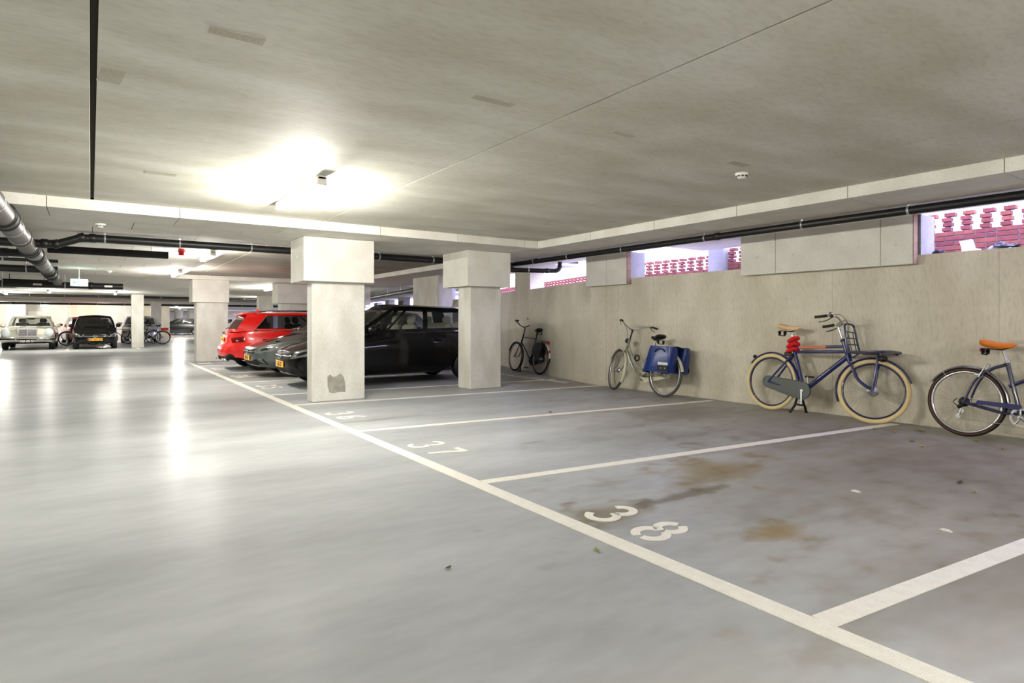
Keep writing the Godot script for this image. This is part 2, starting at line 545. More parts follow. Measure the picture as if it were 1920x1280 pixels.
func build_ceiling() -> void:
	# bare planks over the near cell and over the second cell, joints of two centimetres between them
	var ceil := base("ceiling")
	tag(ceil, "bare concrete ceiling of wide planks with dark joints", "ceiling", "", "structure")
	var roof := PackedVector2Array([Vector2(-16, 8), Vector2(7.78, 8), Vector2(7.78, -3.05), Vector2(8.06, -3.05), Vector2(8.06, -5.25), Vector2(8.7, -5.25), Vector2(8.7, -6.75), Vector2(7.78, -6.75), Vector2(7.78, -8.55), Vector2(8.12, -8.55), Vector2(17.7, -45.4), Vector2(20, -46), Vector2(20, -80), Vector2(-16, -80)])
	var rs := mb()
	prism(rs, roof, -CEIL - 0.35, -CEIL - 0.05, Transform3D(Basis(Vector3.RIGHT, Vector3.BACK, Vector3.DOWN), Vector3.ZERO))
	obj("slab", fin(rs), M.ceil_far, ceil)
	var xs := [-15.0, -12.49, -9.99, -7.49, -4.99, -2.49, 0.012, 2.525, 5.03, 6.5]
	for k in xs.size() - 1:
		part_box("plank", Vector3(xs[k] + (0.016 if k == 6 else 0.006), CEIL, -8.1), Vector3(xs[k + 1] - (0.016 if k == 5 else 0.006), CEIL + 0.06, 7.9), M.ceil, ceil, 0.0015)
	for k in range(1, xs.size() - 1):
		part_box("joint_filler", Vector3(xs[k] - 0.04, CEIL + 0.022, -8.08), Vector3(xs[k] + 0.04, CEIL + 0.05, 7.9), M.joint, ceil)
	for k in range(6, xs.size() - 1):
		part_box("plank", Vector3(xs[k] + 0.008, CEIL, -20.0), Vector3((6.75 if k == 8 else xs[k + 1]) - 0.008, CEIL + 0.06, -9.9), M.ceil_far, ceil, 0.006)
	# patches of repair filler and a strip of form tape on the planks
	for p in [[Vector3(0.56, 0, -3.06), Vector2(0.24, 0.07), 0.0], [Vector3(2.0, 0, -3.08), Vector2(0.28, 0.07), 0.0], [Vector3(0.52, 0, -6.3), Vector2(0.24, 0.10), 0.0], [Vector3(3.11, 0, -3.1), Vector2(0.21, 0.05), 0.05], [Vector3(4.5, 0, -3.13), Vector2(0.24, 0.08), 0.0], [Vector3(0.09, 0, -3.95), Vector2(0.11, 0.22), 0.1]]:
		var s := mb()
		box(s, Vector3.ZERO, Vector3(p[1].x, 0.003, p[1].y))
		var o := obj("filler_patch", fin(s), M.patch_light, ceil)
		o.position = Vector3(p[0].x, CEIL - 0.0005, p[0].z)
		o.rotation.y = p[2]
	# clad soffit bands: boards on the underside, white fascia boards round the raised cells
	var band := base("trim_1")
	tag(band, "lower band of cream cladding boards across the ceiling over the two near pillars", "soffit", "", "structure")
	soffit(band, -4.1, 6.13, -10.2, -8.08, 0.0)
	fascia_x(band, -4.1, 6.13, -8.08, 0.86, 1.245)
	fascia_z(band, 6.13, -8.08, 7.9, -6.79, 1.25)
	var side := base("trim_2")
	tag(side, "lower band of cream cladding boards running along above the bicycle wall", "soffit", "", "structure")
	soffit_z(side, 6.13, 7.75, -3.05, 7.9)
	soffit_z(side, 6.13, 7.75, -5.25, -3.05)
	soffit_z(side, 6.13, 8.7, -6.75, -5.25)
	soffit_z(side, 6.13, 7.75, -8.55, -6.75)
	soffit_z(side, 6.13, 8.15, -10.2, -8.55)
	# the wide clad field left of the second cell and the band beyond it
	var field := base("trim_3")
	tag(field, "wide flat field of cream ceiling boards with pipes over the lane", "soffit", "", "structure")
	soffit(field, -4.1, 1.95, -19.5, -10.2, 0.55)
	soffit(field, -16.0, -4.1, -19.5, -8.08, 0.3, 2.5)
	var s2 := base("trim_4")
	tag(s2, "second band of cream boards beyond the recessed cell over the parked cars", "soffit", "", "structure")
	soffit(s2, -16.0, 11.2, -22.4, -19.5, 0.4, 2.5)
	fascia_x(s2, 1.95, 6.65, -19.5, 2.9, 1.245)
	var s3 := base("trim_5")
	tag(s3, "board clad band above the right wall beyond the second pillar with white fascia", "soffit", "", "structure")
	soffit(s3, 6.65, 8.9, -19.5, -10.2, 0.2, 2.5)
	fascia_z(s3, 6.65, -19.5, -10.2, -18.9, 1.25)
	var s4 := base("trim_6")
	tag(s4, "flat grey ceiling band far down the lane in front of the long pipes", "soffit", "", "structure")
	soffit(s4, -16, 14.4, -34.0, -22.4, 0.1, 5.0)
	var s5 := base("trim_7")
	tag(s5, "farthest lowered ceiling band in front of the end walls", "soffit", "", "structure")
	part_box("beam", Vector3(-16, 2.22, -45.5), Vector3(16.6, 2.55, -41.0), M.board2, s5)
	part_box("beam", Vector3(-16, 2.30, -80), Vector3(19, 2.55, -45.5), M.board2, s5)
	part_box("beam", Vector3(-16, SOFFIT, -41.0), Vector3(14.8, 2.55, -34.0), M.board2, s5)

func soffit(parent: Node, x0: float, x1: float, z0: float, z1: float, shift: float, step := 1.245) -> void:
	# rows along x, in running bond, four millimetres apart
	var z := z1
	var row := 0
	var depth := 0.69 if step < 2.0 else 1.4
	while z > z0 + 0.01:
		var zn := maxf(z - depth, z0)
		if zn - z0 < 0.15: zn = z0
		var x := x0
		var e := x0 + fposmod(0.86 - x0 + shift - 0.42 * row, step)
		while x < x1 - 0.001:
			var xe := minf(e, x1)
			if xe - x > 0.02:
				part_box("board", Vector3(x + 0.0035, SOFFIT, zn + 0.002), Vector3(xe - 0.0035, SOFFIT + 0.05, z - 0.002), M.board if (row * 7 + int(xe * 3.1)) % 3 else M.board2, parent)
			x = xe
			e += step
		z = zn
		row += 1
	part_box("backing", Vector3(x0, SOFFIT + 0.012, z0), Vector3(x1, CEIL + 0.06, z1 - 0.05), M.joint, parent)

func soffit_z(parent: Node, x0: float, x1: float, z0: float, z1: float) -> void:
	var z := z1
	var zs := [z1]
	var e := -6.79 + 1.25 * 11
	while e > z0:
		if e < z1: zs.append(e)
		e -= 1.25
	zs.append(z0)
	for k in zs.size() - 1:
		for xx in [[x0, 7.35], [7.35, minf(8.05, x1)], [8.05, x1]]:
			if xx[1] - xx[0] < 0.03: continue
			part_box("board", Vector3(xx[0] + 0.002, SOFFIT, zs[k + 1] + 0.0035), Vector3(xx[1] - 0.002, SOFFIT + 0.05, zs[k] - 0.0035), M.board if k % 2 else M.board2, parent)
	part_box("backing", Vector3(x0 + 0.05, SOFFIT + 0.012, z0), Vector3(x1, CEIL + 0.06, z1), M.joint, parent)

func fascia_x(parent: Node, x0: float, x1: float, z: float, first: float, step: float) -> void:
	var x := x0
	var e := x0 + fposmod(first - x0, step)
	while x < x1 - 0.001:
		var xe := minf(e, x1)
		part_box("fascia_board", Vector3(x + 0.003, SOFFIT - 0.002, z - 0.048), Vector3(xe - 0.003, CEIL + 0.002, z + 0.006), M.board, parent, 0.003)
		x = xe
		e += step

func fascia_z(parent: Node, x: float, z0: float, z1: float, first: float, step: float) -> void:
	var z := z0
	var e := z0 + fposmod(first - z0, step)
	while z < z1 - 0.001:
		var ze := minf(e, z1)
		part_box("fascia_board", Vector3(x - 0.006, SOFFIT - 0.002, z + 0.003), Vector3(x + 0.048, CEIL + 0.002, ze - 0.003), M.board, parent, 0.003)
		z = ze
		e += step

# the wall beside the bays: straight up to z = -8.55, then turned away by 14.6 degrees
const WALL_TURN := 0.26
func wall_at(z: float) -> float:
	return WALL_X if z > -8.55 else WALL_X + WALL_TURN * (-8.55 - z)

func build_walls() -> void:
	var w := base("wall_right")
	tag(w, "bare concrete wall beside the bays with bicycles leaning on it", "wall", "", "structure")
	# formwork panels, 3 mm joints
	var zj := [7.9, 5.2, 2.7, 0.2, -2.3, -4.02, -6.5, -7.0, -8.55]
	for k in zj.size() - 1:
		part_box("wall_panel", Vector3(WALL_X, 0, zj[k + 1] + 0.0012), Vector3(WALL_X + 0.36, WALL_Y, zj[k] - 0.0012), M.wall, w)
	part_box("wall_core", Vector3(WALL_X + 0.01, 0, -8.5), Vector3(WALL_X + 0.35, WALL_Y - 0.01, 7.9), M.wall, w)
	# piers up to the soffit behind the cladding
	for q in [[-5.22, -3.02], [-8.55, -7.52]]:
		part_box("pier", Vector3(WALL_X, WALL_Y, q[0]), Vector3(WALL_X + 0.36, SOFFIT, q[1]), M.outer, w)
	part_box("plinth", Vector3(WALL_X - 0.012, 0, -8.5), Vector3(WALL_X + 0.05, 0.085, 7.9), M.wall, w, 0.004)
	# cladding boards hung on the piers
	var c1 := base("cladding_panel")
	tag(c1, "large pale insulation cladding of three boards on the wall above the blue bicycle", "cladding")
	for q in [[-5.26, -4.725], [-4.725, -3.395], [-3.395, -3.05]]:
		var b := part_box("board", Vector3(7.60, 1.825, q[0] + 0.003), Vector3(WALL_X - 0.014, SOFFIT - 0.002, q[1] - 0.003), M.board, c1, 0.003)
		var n := 2 if q[1] - q[0] > 1.0 else 1
		for i in n:
			var s := mb()
			lathe(s, [Vector2(0.018, 0), Vector2(0.018, 0.003), Vector2(0, 0.004)], frame_of(Vector3(7.60, 2.06, lerpf(q[0], q[1], (i + 0.5) / n + (0.06 if n == 2 and i == 1 else -0.06 if n == 2 else 0.0))), Vector3.LEFT), 12)
			obj("fixing_plug", fin(s), M.white, b)
	part_box("raw_edge", Vector3(7.601, 1.826, -3.053), Vector3(7.705, SOFFIT - 0.003, -3.046), M.raw_edge, c1)
	var c2 := base("cladding_panel")
	tag(c2, "smaller pale cladding of two boards on the wall above the bicycle with blue bags", "cladding")
	for q in [[-8.55, -8.0], [-8.0, -7.5]]:
		var b := part_box("board", Vector3(7.60, 1.825, q[0] + 0.003), Vector3(WALL_X - 0.014, SOFFIT - 0.002, q[1] - 0.003), M.board, c2, 0.003)
		var s := mb()
		lathe(s, [Vector2(0.018, 0), Vector2(0.018, 0.003), Vector2(0, 0.004)], frame_of(Vector3(7.60, 2.06, (q[0] + q[1]) / 2), Vector3.LEFT), 12)
		obj("fixing_plug", fin(s), M.white, b)
	part_box("raw_edge", Vector3(7.601, 1.826, -7.503), Vector3(7.705, SOFFIT - 0.003, -7.496), M.raw_edge, c2)
	# round pipe risers cast in the corner where the wall turns
	var rz := mb()
	for z in [-8.15, -7.85]:
		box(rz, Vector3(WALL_X - 0.004, 0.95, z), Vector3(0.012, 1.75, 0.05))
	obj("formwork_rib", fin(rz), M.wall, w)
	# the turned wall
	var a := base("wall_far_right")
	tag(a, "concrete wall turning away behind the second pillar with a black bicycle on it", "wall", "", "structure")
	var dir := Vector3(-WALL_TURN, 0, 1).normalized()   # along the wall towards the camera
	var t := Transform3D(Basis(Vector3(dir.z, 0, -dir.x), Vector3.UP, dir), Vector3(WALL_X, 0, -8.55))
	a.transform = t
	# local z runs back along the wall (negative), local x goes into the wall
	var lj := [0.0, -2.1, -4.6, -8.0, -14.0, -22.0, -34.0]
	for k in lj.size() - 1:
		part_box("wall_panel", Vector3(0, 0, lj[k + 1] + 0.0012), Vector3(0.36, WALL_Y, lj[k] - 0.0012), M.wall, a)
	part_box("plinth", Vector3(-0.012, 0, -34), Vector3(0.05, 0.085, -0.03), M.wall, a, 0.004)
	for q in [[-4.07, -3.05], [-8.2, -7.2], [-12.5, -11.2], [-17.0, -15.6], [-21.5, -20.0], [-26, -24.6], [-31, -29.4]]:
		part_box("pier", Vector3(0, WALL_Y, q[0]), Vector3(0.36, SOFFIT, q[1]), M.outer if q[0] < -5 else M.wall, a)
	# free-standing pier seen over the dark car
	var fp := base("pillar")
	tag(fp, "broad plain concrete pier standing beyond the roof of the black car", "pillar")
	part_box("shaft", Vector3(7.5, 0, -15.75), Vector3(7.92, SOFFIT, -14.2), M.pillar, fp, 0.01)
	# closing walls
	var bw := base("wall_back")
	tag(bw, "plain concrete wall closing the car park behind the camera", "wall", "", "structure")
	part_box("wall_panel", Vector3(-16, 0, 7.9), Vector3(8.2, 2.6, 8.2), M.wall, bw)
	var lw := base("wall_left")
	tag(lw, "plain concrete side wall on the far side of the lane", "wall", "", "structure")
	part_box("wall_panel", Vector3(-16.2, 0, -80), Vector3(-16, 2.6, 8.2), M.wall, lw)
	# end walls, far away
	var ew := base("wall_far")
	tag(ew, "pale end walls of storage rooms behind the farthest parked cars", "wall", "", "structure")
	part_box("wall_panel", Vector3(-16, 0, -46.2), Vector3(-4.62, 2.3, -46.0), M.white_wall, ew)
	part_box("wall_panel", Vector3(-4.62, 0, -46.3), Vector3(-3.2, 2.3, -46.1), M.board2, ew)
	part_box("wall_panel", Vector3(-3.2, 0, -46.2), Vector3(-1.15, 2.3, -46.0), M.white_wall, ew)
	part_box("wall_panel", Vector3(-1.15, 0, -46.4), Vector3(0.45, 2.3, -46.05), M.wall, ew)
	part_box("wall_panel", Vector3(0.45, 0, -46.2), Vector3(2.75, 2.3, -46.0), M.white_wall, ew)
	part_box("wall_panel", Vector3(2.75, 0, -46.4), Vector3(4.3, 2.3, -46.05), M.wall, ew)
	part_box("wall_panel", Vector3(-16, 0, -80.2), Vector3(20, 2.6, -80), M.white_wall, ew)
	part_box("door_leaf", Vector3(-3.05, 0.02, -46.0), Vector3(-2.45, 1.78, -45.96), M.white, ew)

func build_outside() -> void:
	# the light well outside the wall: its floor, its perforated brick parapet, the open sky above
	var g := base("ground")
	tag(g, "ground of the open light well outside the wall slots", "ground", "", "structure")
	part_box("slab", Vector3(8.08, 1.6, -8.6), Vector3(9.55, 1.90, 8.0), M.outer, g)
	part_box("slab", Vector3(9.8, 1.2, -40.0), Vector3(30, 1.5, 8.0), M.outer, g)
	brick_wall("perforated red brick parapet outside the wall slot at the right edge", Vector3(9.2, 0, 0), Vector3(0, 0, 1), -4.2, 3.6, 1.90, 2.355, true)
	brick_wall("perforated red brick parapet outside the slot above the bicycle with blue bags", Vector3(9.35, 0, 0), Vector3(0, 0, 1), -8.9, -7.02, 1.90, 2.15, true)
	brick_wall("darker solid red brick corner outside the slot beside the large cladding", Vector3(9.2, 0, 0), Vector3(0, 0, 1), -6.62, -4.25, 1.90, 2.22, true)
	var d := Vector3(-WALL_TURN, 0, 1).normalized()
	brick_wall("distant perforated red brick parapet outside the slot beyond the small cladding", Vector3(9.62, 0, -9.2), d, -11.0, -0.4, 1.80, 2.09, false)
	var p := base("pillar")
	tag(p, "short grey concrete post in the light well between brick parapets", "pillar")
	part_box("shaft", Vector3(9.12, 1.90, -6.98), Vector3(9.42, 2.46, -6.66), M.outer, p, 0.006)

# courses of single bricks; above y_top the bricks alternate with gaps
func brick_wall(label: String, origin: Vector3, along: Vector3, s0: float, s1: float, y0: float, y_top: float, single: bool) -> void:
	var w := base("brick_parapet", origin)
	w.transform = Transform3D(Basis(along.cross(Vector3.UP) * -1.0, Vector3.UP, along), origin)
	tag(w, label, "parapet")
	var course := 0.0625
	var y := y_top - ceilf((y_top - y0) / course) * course
	var row := 0
	var bst := mb()
	var mort := mb()
	box(mort, Vector3(0.05, (y + y_top) / 2 - 0.004, (s0 + s1) / 2), Vector3(0.078, y_top - y - 0.008, s1 - s0 - 0.01))
	var meshes := {}
	while y < y_top + course * 3.9:
		var cap := y > y_top + course * 2.9
		var top := y > y_top - 0.01
		var s := s0 - (0.11 if row % 2 and not top else 0.0)
		while s < s1:
			var len := 0.21
			if top:
				len = 0.105 if not cap else 0.12
			elif row % 2 == 0 and int(s * 7.0) % 5 == 0:
				len = 0.1
			var a := maxf(s, s0)
			var b := minf(s + len, s1)
			var shift := 0.012 * (row % 2) if top else 0.0
			if cap: shift = 0.03
			if b - a > 0.03:
				var c := Vector3(0.05 + rng.randf_range(-0.003, 0.003), y + 0.025, (a + b) / 2 + shift)
				var sz := Vector3(0.10, 0.052, b - a)
				if single:
					var key := "%d" % int(sz.z * 500)
					if not meshes.has(key): meshes[key] = bx(-sz / 2, sz / 2, 0.003).commit()
					var o := obj("brick", meshes[key], M["brick_%d" % rng.randi_range(0, 4)], w)
					o.position = c
				else:
					box(bst, c, sz)
			s += (0.21 if top else len + 0.011)
		y += course
		row += 1
	if not single:
		tag(obj("bricks", fin(bst), M.brick_1, w), "", "", "", "stuff")
	obj("mortar", fin(mort), M.mortar, w)

func build_pillars() -> void:
	pillar("near concrete pillar with a grey repair patch at its foot and a boxed head", [2.632, 3.43, -9.132, -8.88], [2.478, 3.525, -9.43, -8.75], 1.755, true)
	pillar("second near pillar standing between the black car and the black bicycle", [5.372, 6.008, -9.44, -9.015], [5.24, 6.125, -9.76, -8.885], 1.78, false)
	pillar("broad boxed pillar at the far end of the bay line behind the red car", [2.515, 3.36, -20.15, -19.66], [2.40, 3.37, -20.3, -19.56], 1.735, false)
	pillar("boxed pillar partly hidden behind the near pillar, beyond the red car roof", [5.05, 5.9, -20.8, -20.4], [4.92, 6.05, -21.0, -20.25], 1.76, false)
	pillar("boxed pillar just visible right of the near pillar above the black car", [7.2, 7.9, -20.9, -20.4], [7.05, 8.02, -21.0, -20.25], 1.755, false)
	for q in [["pale square pillar standing alone on the lane beside the far bicycles", 1.50, 1.97, -32.4, -31.95, 2.39], ["square pillar right behind the far bicycles", 2.82, 3.34, -40.6, -40.2, 2.39], ["plain pillar behind the silver sedan in front of the white end wall", -3.95, -3.1, -45.4, -44.9, 2.3], ["pale plain pillar beyond the red car roof left of the boxed one", 6.55, 7.2, -31.0, -30.5, 2.39]]:
		var p := base("pillar")
		tag(p, q[0], "pillar")
		part_box("shaft", Vector3(q[1], 0, q[3]), Vector3(q[2], q[5], q[4]), M.pillar, p, 0.015)
	for q in [["round concrete pillar between the far dark cars, the nearer of two", 6.6, -63.0], ["round concrete pillar next to the bright far exit, the farther of two", 7.75, -63.8]]:
		var s := mb()
		lathe(s, [Vector2(0.36, 0), Vector2(0.36, 2.3)], Transform3D(Basis(), Vector3(q[1], 0, q[2])), 24)
		tag(obj("round_pillar", fin(s), M.pillar), q[0], "pillar")

func pillar(label: String, f: Array, c: Array, y: float, patch: bool) -> void:
	var p := base("pillar")
	tag(p, label, "pillar")
	var sh := part_box("shaft", Vector3(f[0], 0, f[2]), Vector3(f[1], SOFFIT, f[3]), M.pillar, p, 0.012)
	# the head is boxed in with cladding boards
	var hd := sub("boxed_head", p)
	part_box("board", Vector3(c[0], y, c[3] - 0.05), Vector3(c[1], SOFFIT - 0.004, c[3]), M.board, hd, 0.003)
	part_box("board", Vector3(c[0], y, c[2]), Vector3(c[1], SOFFIT - 0.004, c[2] + 0.05), M.board, hd, 0.003)
	part_box("board", Vector3(c[0] + 0.001, y, c[2] + 0.051), Vector3(c[0] + 0.05, SOFFIT - 0.004, c[3] - 0.051), M.board2, hd, 0.003)
	part_box("board", Vector3(c[1] - 0.05, y, c[2] + 0.051), Vector3(c[1] - 0.001, SOFFIT - 0.004, c[3] - 0.051), M.board2, hd, 0.003)
	part_box("board", Vector3(c[0] + 0.05, y + 0.002, c[2] + 0.05), Vector3(c[1] - 0.05, y + 0.03, c[3] - 0.05), M.board2, hd)
	if patch:
		var pl := PackedVector2Array([Vector2(-0.13, 0.11), Vector2(-0.09, 0.14), Vector2(-0.04, 0.10), Vector2(0.02, 0.12), Vector2(0.07, 0.15), Vector2(0.115, 0.09), Vector2(0.14, -0.02), Vector2(0.14, -0.13), Vector2(0.05, -0.125), Vector2(-0.05, -0.135), Vector2(-0.10, -0.12), Vector2(-0.125, -0.03)])
		var s := mb()
		prism(s, pl, -0.01, 0.004, Transform3D(Basis(), Vector3(2.985, 0.255, f[3])))
		var o := obj("repair_patch", fin(s), M.patch, p)
		o.set_meta("label", "rough grey mortar patch")
	for side in [0]:
		var s := mb()
		lathe(s, [Vector2(0.016, 0), Vector2(0.016, 0.003), Vector2(0, 0.004)], frame_of(Vector3(c[0], y + 0.36, (c[2] + c[3]) / 2), Vector3.LEFT), 10)
		obj("fixing_plug", fin(s), M.white, hd)

# ------------------------------------------------------------------ lamps
func batten(label: String, c: Vector3, len: float, energy: float, along := Vector3(0, 0, 1)) -> void:
	# a white sheet housing on the ceiling, a long opal cover under it; three lights just below the cover
	var b := Basis(along.cross(Vector3.UP), Vector3.UP, along)
	var o := base("ceiling_lamp", c)
	o.basis = b
	tag(o, label, "lamp", "fluorescent batten lamps on the ceiling")
	part_box("housing", Vector3(-0.035, -0.035, -len / 2), Vector3(0.035, 0.0, len / 2), M.white, o, 0.004)
	var s := mb()
	var pf := []
	for k in 9:
		var a := PI * k / 8.0
		pf.append(Vector3(cos(a) * 0.045, -0.036 - sin(a) * 0.05, 0))
	var rows := []
	for z in [-len / 2 + 0.03, len / 2 - 0.03]:
		var row := []
		for q in pf: row.append(q + Vector3(0, 0, z))
		rows.append(row)
	grid(s, rows, Vector3(0, -0.036, 0))
	obj("opal_cover", fin(s), M.tube_lamp, o)
	for e in [-1.0, 1.0]:
		part_box("end_cap", Vector3(-0.047, -0.09, e * (len / 2 - 0.03) - (0.03 if e < 0 else 0.0)), Vector3(0.047, -0.01, e * (len / 2 - 0.03) + (0.03 if e > 0 else 0.0)), M.white, o, 0.006)
	for k in 3:
		var l := OmniLight3D.new()
		l.name = "lamp_light"
		l.light_color = Color(1.0, 0.985, 0.95)
		l.light_energy = energy / 3.0
		l.omni_range = 60.0
		l.omni_attenuation = 2.0
		l.light_size = 0.05
		l.shadow_enabled = true
		o.add_child(l, true)
		l.position = Vector3(0, -0.15, len * 0.33 * (k - 1))

func build_lamps() -> void:
	batten("lit batten lamp on the near ceiling above the lane, the nearest one", Vector3(1.73, CEIL, -6.28), 1.5, 7.2)
	batten("lit batten lamp seen in front of the black pipe beyond the first soffit band", Vector3(1.73, SOFFIT, -12.1), 1.2, 4.5)
	batten("lit batten lamp left of the recessed ceiling over the red car", Vector3(1.73, SOFFIT, -16.9), 1.5, 5.0)
	batten("lit batten lamp over the lane behind the camera", Vector3(1.4, CEIL, 1.6), 1.5, 5.5)
	batten("lit batten lamp over the bays behind the camera", Vector3(4.4, CEIL, 3.6), 1.5, 5.0)
	batten("second lit batten lamp over the lane beyond the left edge of the view", Vector3(-3.6, CEIL, -3.0), 1.5, 7.0)
	batten("lit batten lamp over the left part of the lane beside the grey duct", Vector3(-5.0, SOFFIT, -12.0), 1.5, 6.0)
	batten("lit batten lamp over the far left part of the lane out of view", Vector3(-6.5, SOFFIT, -21.0), 1.5, 6.0)
	batten("far lit batten lamp right of the broad boxed pillar, the higher of two", Vector3(5.3, SOFFIT, -22.9), 1.5, 8.0)
	batten("far lit batten lamp right of the broad boxed pillar, the lower of two", Vector3(7.3, SOFFIT, -31.5), 1.5, 8.0)
	batten("pale batten lamp on the violet ceiling beyond the exit sign", Vector3(0.85, SOFFIT, -29.8), 1.5, 3.5)
	batten("far lamp dot under the black drain beside the end of the grey duct", Vector3(-1.35, SOFFIT, -29.8), 1.2, 3.5)
	batten("far lamp at the left edge near the pale trunking", Vector3(-2.9, SOFFIT, -32.4), 1.2, 3.5)
	batten("farthest lamp in front of the white end wall above the silver sedan", Vector3(-4.0, 2.3, -43.2), 1.2, 8.0)
	batten("lamp hidden behind the far hatchbacks over the storage doors", Vector3(0.6, 2.3, -43.0), 1.2, 8.0)
	batten("lamp among the far dark cars by the round pillars", Vector3(6.0, 2.3, -56.0), 1.5, 9.0)
	batten("lamp by the bright far exit", Vector3(9.5, 2.3, -68.0), 1.5, 16.0)
	batten("lamp over the bays of the far right cars", Vector3(5.0, 2.3, -48.5), 1.5, 8.0)

# ------------------------------------------------------------------ pipes
func socket(st: SurfaceTool, at: Vector3, dir: Vector3, r: float, len: float, flare := 1.14) -> void:
	lathe(st, [Vector2(r, -len / 2), Vector2(r * flare, -len / 2 + 0.008), Vector2(r * flare, len / 2 - 0.008), Vector2(r, len / 2)], frame_of(at, dir), 20)

func clamp_ring(parent: Node, at: Vector3, dir: Vector3, r: float, top: float) -> void:
	var s := mb()
	lathe(s, [Vector2(r + 0.001, -0.012), Vector2(r + 0.005, -0.012), Vector2(r + 0.005, 0.012), Vector2(r + 0.001, 0.012)], frame_of(at, dir), 20)
	if top > at.y + r:
		tube(s, [Vector3(at.x, at.y + r, at.z), Vector3(at.x, top, at.z)], 0.005, 6)
		box(s, Vector3(at.x, at.y + r + 0.01, at.z), Vector3(0.022, 0.022, 0.022))
	obj("pipe_clamp", fin(s), M.galv, parent)

func build_pipes() -> void:
	# black drain along the bicycle wall
	var r := 0.045
	var p := base("drain_pipe")
	tag(p, "long black drain pipe running under the soffit above the bicycle wall", "pipe")
	var st := mb()
	var px := 7.0
	tube(st, [Vector3(px, 2.325, -10.0), Vector3(px, 2.335, 6.0)], r, 20)
	for z in [-5.2, -9.3, -1.2, 2.8]: socket(st, Vector3(px, 2.33, z), Vector3.BACK, r, 0.09)
	obj("pipe", fin(st), M.pipe_black, p)
	for z in [-9.35, -8.35, -7.0, -5.4, -4.0, -2.85, -1.4, 0.1]: clamp_ring(p, Vector3(px, 2.33, z), Vector3.BACK, r, SOFFIT)
	# black drain across the lane, at the back of the first soffit band
	var q := base("drain_pipe")
	tag(q, "black drain pipe crossing behind the two near pillars with an offset bend at its left", "pipe")
	st = mb()
	tube(st, [Vector3(7.0, 2.31, -10.08), Vector3(0.05, 2.31, -10.08), Vector3(-0.12, 2.30, -10.08), Vector3(-0.36, 2.205, -10.08), Vector3(-0.52, 2.195, -10.08), Vector3(-4.0, 2.195, -10.08)], 0.055, 20)
	for x in [0.02, -0.1, -0.38, -0.5, -1.3, 3.9]: socket(st, Vector3(x, 2.31 if x > -0.2 else 2.20, -10.08), Vector3.RIGHT if x > 0 or x < -0.45 else Vector3(0.24, 0.095, 0), 0.055, 0.08, 1.12)
	obj("pipe", fin(st), M.pipe_black, q)
	for x in [0.16, 1.07, 2.05, 4.15, 5.2]: clamp_ring(q, Vector3(x, 2.31, -10.08), Vector3.RIGHT, 0.055, SOFFIT)
	# branch pipe to the slot at the wall
	var b := base("drain_pipe")
	tag(b, "short black branch pipe with an elbow in front of the far wall slot", "pipe")
	st = mb()
	tube(st, curve([Vector3(6.6, 2.20, -9.98), Vector3(7.62, 2.20, -9.72), Vector3(7.80, 2.21, -9.66), Vector3(7.86, 2.27, -9.64), Vector3(7.87, 2.39, -9.64)], 6), 0.045, 16)
	socket(st, Vector3(7.6, 2.2, -9.725), Vector3(1, 0, 0.25), 0.045, 0.07)
	socket(st, Vector3(7.87, 2.30, -9.64), Vector3.UP, 0.045, 0.06)
	obj("pipe", fin(st), M.pipe_black, b)
	clamp_ring(b, Vector3(7.2, 2.20, -9.83), Vector3(1, 0, 0.25), 0.045, SOFFIT)
	# big grey duct along the left
	var d := base("ventilation_duct")
	tag(d, "thick grey drain main with sockets running along the ceiling at the left", "pipe")
	st = mb()
	var dx := -0.69
	tube(st, [Vector3(dx, 2.17, -4.5), Vector3(dx, 2.19, -19.3)], 0.105, 28)
	var sl: SurfaceTool
	for z in [-5.9, -7.6, -9.3, -10.4, -12.3, -14.6, -17.0]: socket(st, Vector3(dx, 2.175, z), Vector3.BACK, 0.105, 0.16, 1.10)
	obj("pipe", fin(st), M.pipe_grey, d)
	for z in [-7.55, -10.55, -11.7, -15.2, -16.2]:
		sl = mb()
		for rib in 4: socket(sl, Vector3(dx, 2.175, z - 0.12 + 0.08 * rib), Vector3.BACK, 0.105, 0.085, 1.2 if rib in [0, 3] else 1.13)
		obj("rubber_sleeve", fin(sl), M.rubber, d)
	for z in [-6.6, -8.3, -9.1, -11.2, -11.9, -13.2, -15.8]: clamp_ring(d, Vector3(dx, 2.175, z), Vector3.BACK, 0.105, SOFFIT)
	# flat black trunking with a square end
	var k := base("cable_trunking")
	tag(k, "flat black cable trunking with square ends under the ceiling left of the red sounder", "trunking")
	part_box("trunk", Vector3(-0.53, 2.20, -11.42), Vector3(1.04, 2.305, -11.3), M.matt_black, k, 0.004)
	for x in [-0.3, 0.8]:
		var s := mb()
		tube(s, [Vector3(x, 2.30, -11.36), Vector3(x, SOFFIT, -11.36)], 0.006, 6)
		obj("hanger", fin(s), M.galv, k)
	# further black drains on the left
	var spec := [
		["black drain pipe at the left behind the grey main, nearest of the left ones", -11.1, 2.15, -4.0, -0.75, 0.055],
		["slim black drain pipe under the white ceiling at the left edge", -14.2, 2.30, -5.0, -0.5, 0.03],
		["brownish black drain pipe behind the grey main at mid height on the left", -15.4, 2.22, -6.0, -0.55, 0.07],
		["black drain pipe with white labels under the exit sign", -19.6, 2.12, -3.0, 0.72, 0.08],
		["long thin black pipe crossing the whole hall beyond the square pillar", -33.9, 2.33, -15.9, 12.0, 0.05],
		["farthest long dark pipe in front of the white end walls", -41.0, 2.14, -15.9, 12.0, 0.06],
	]
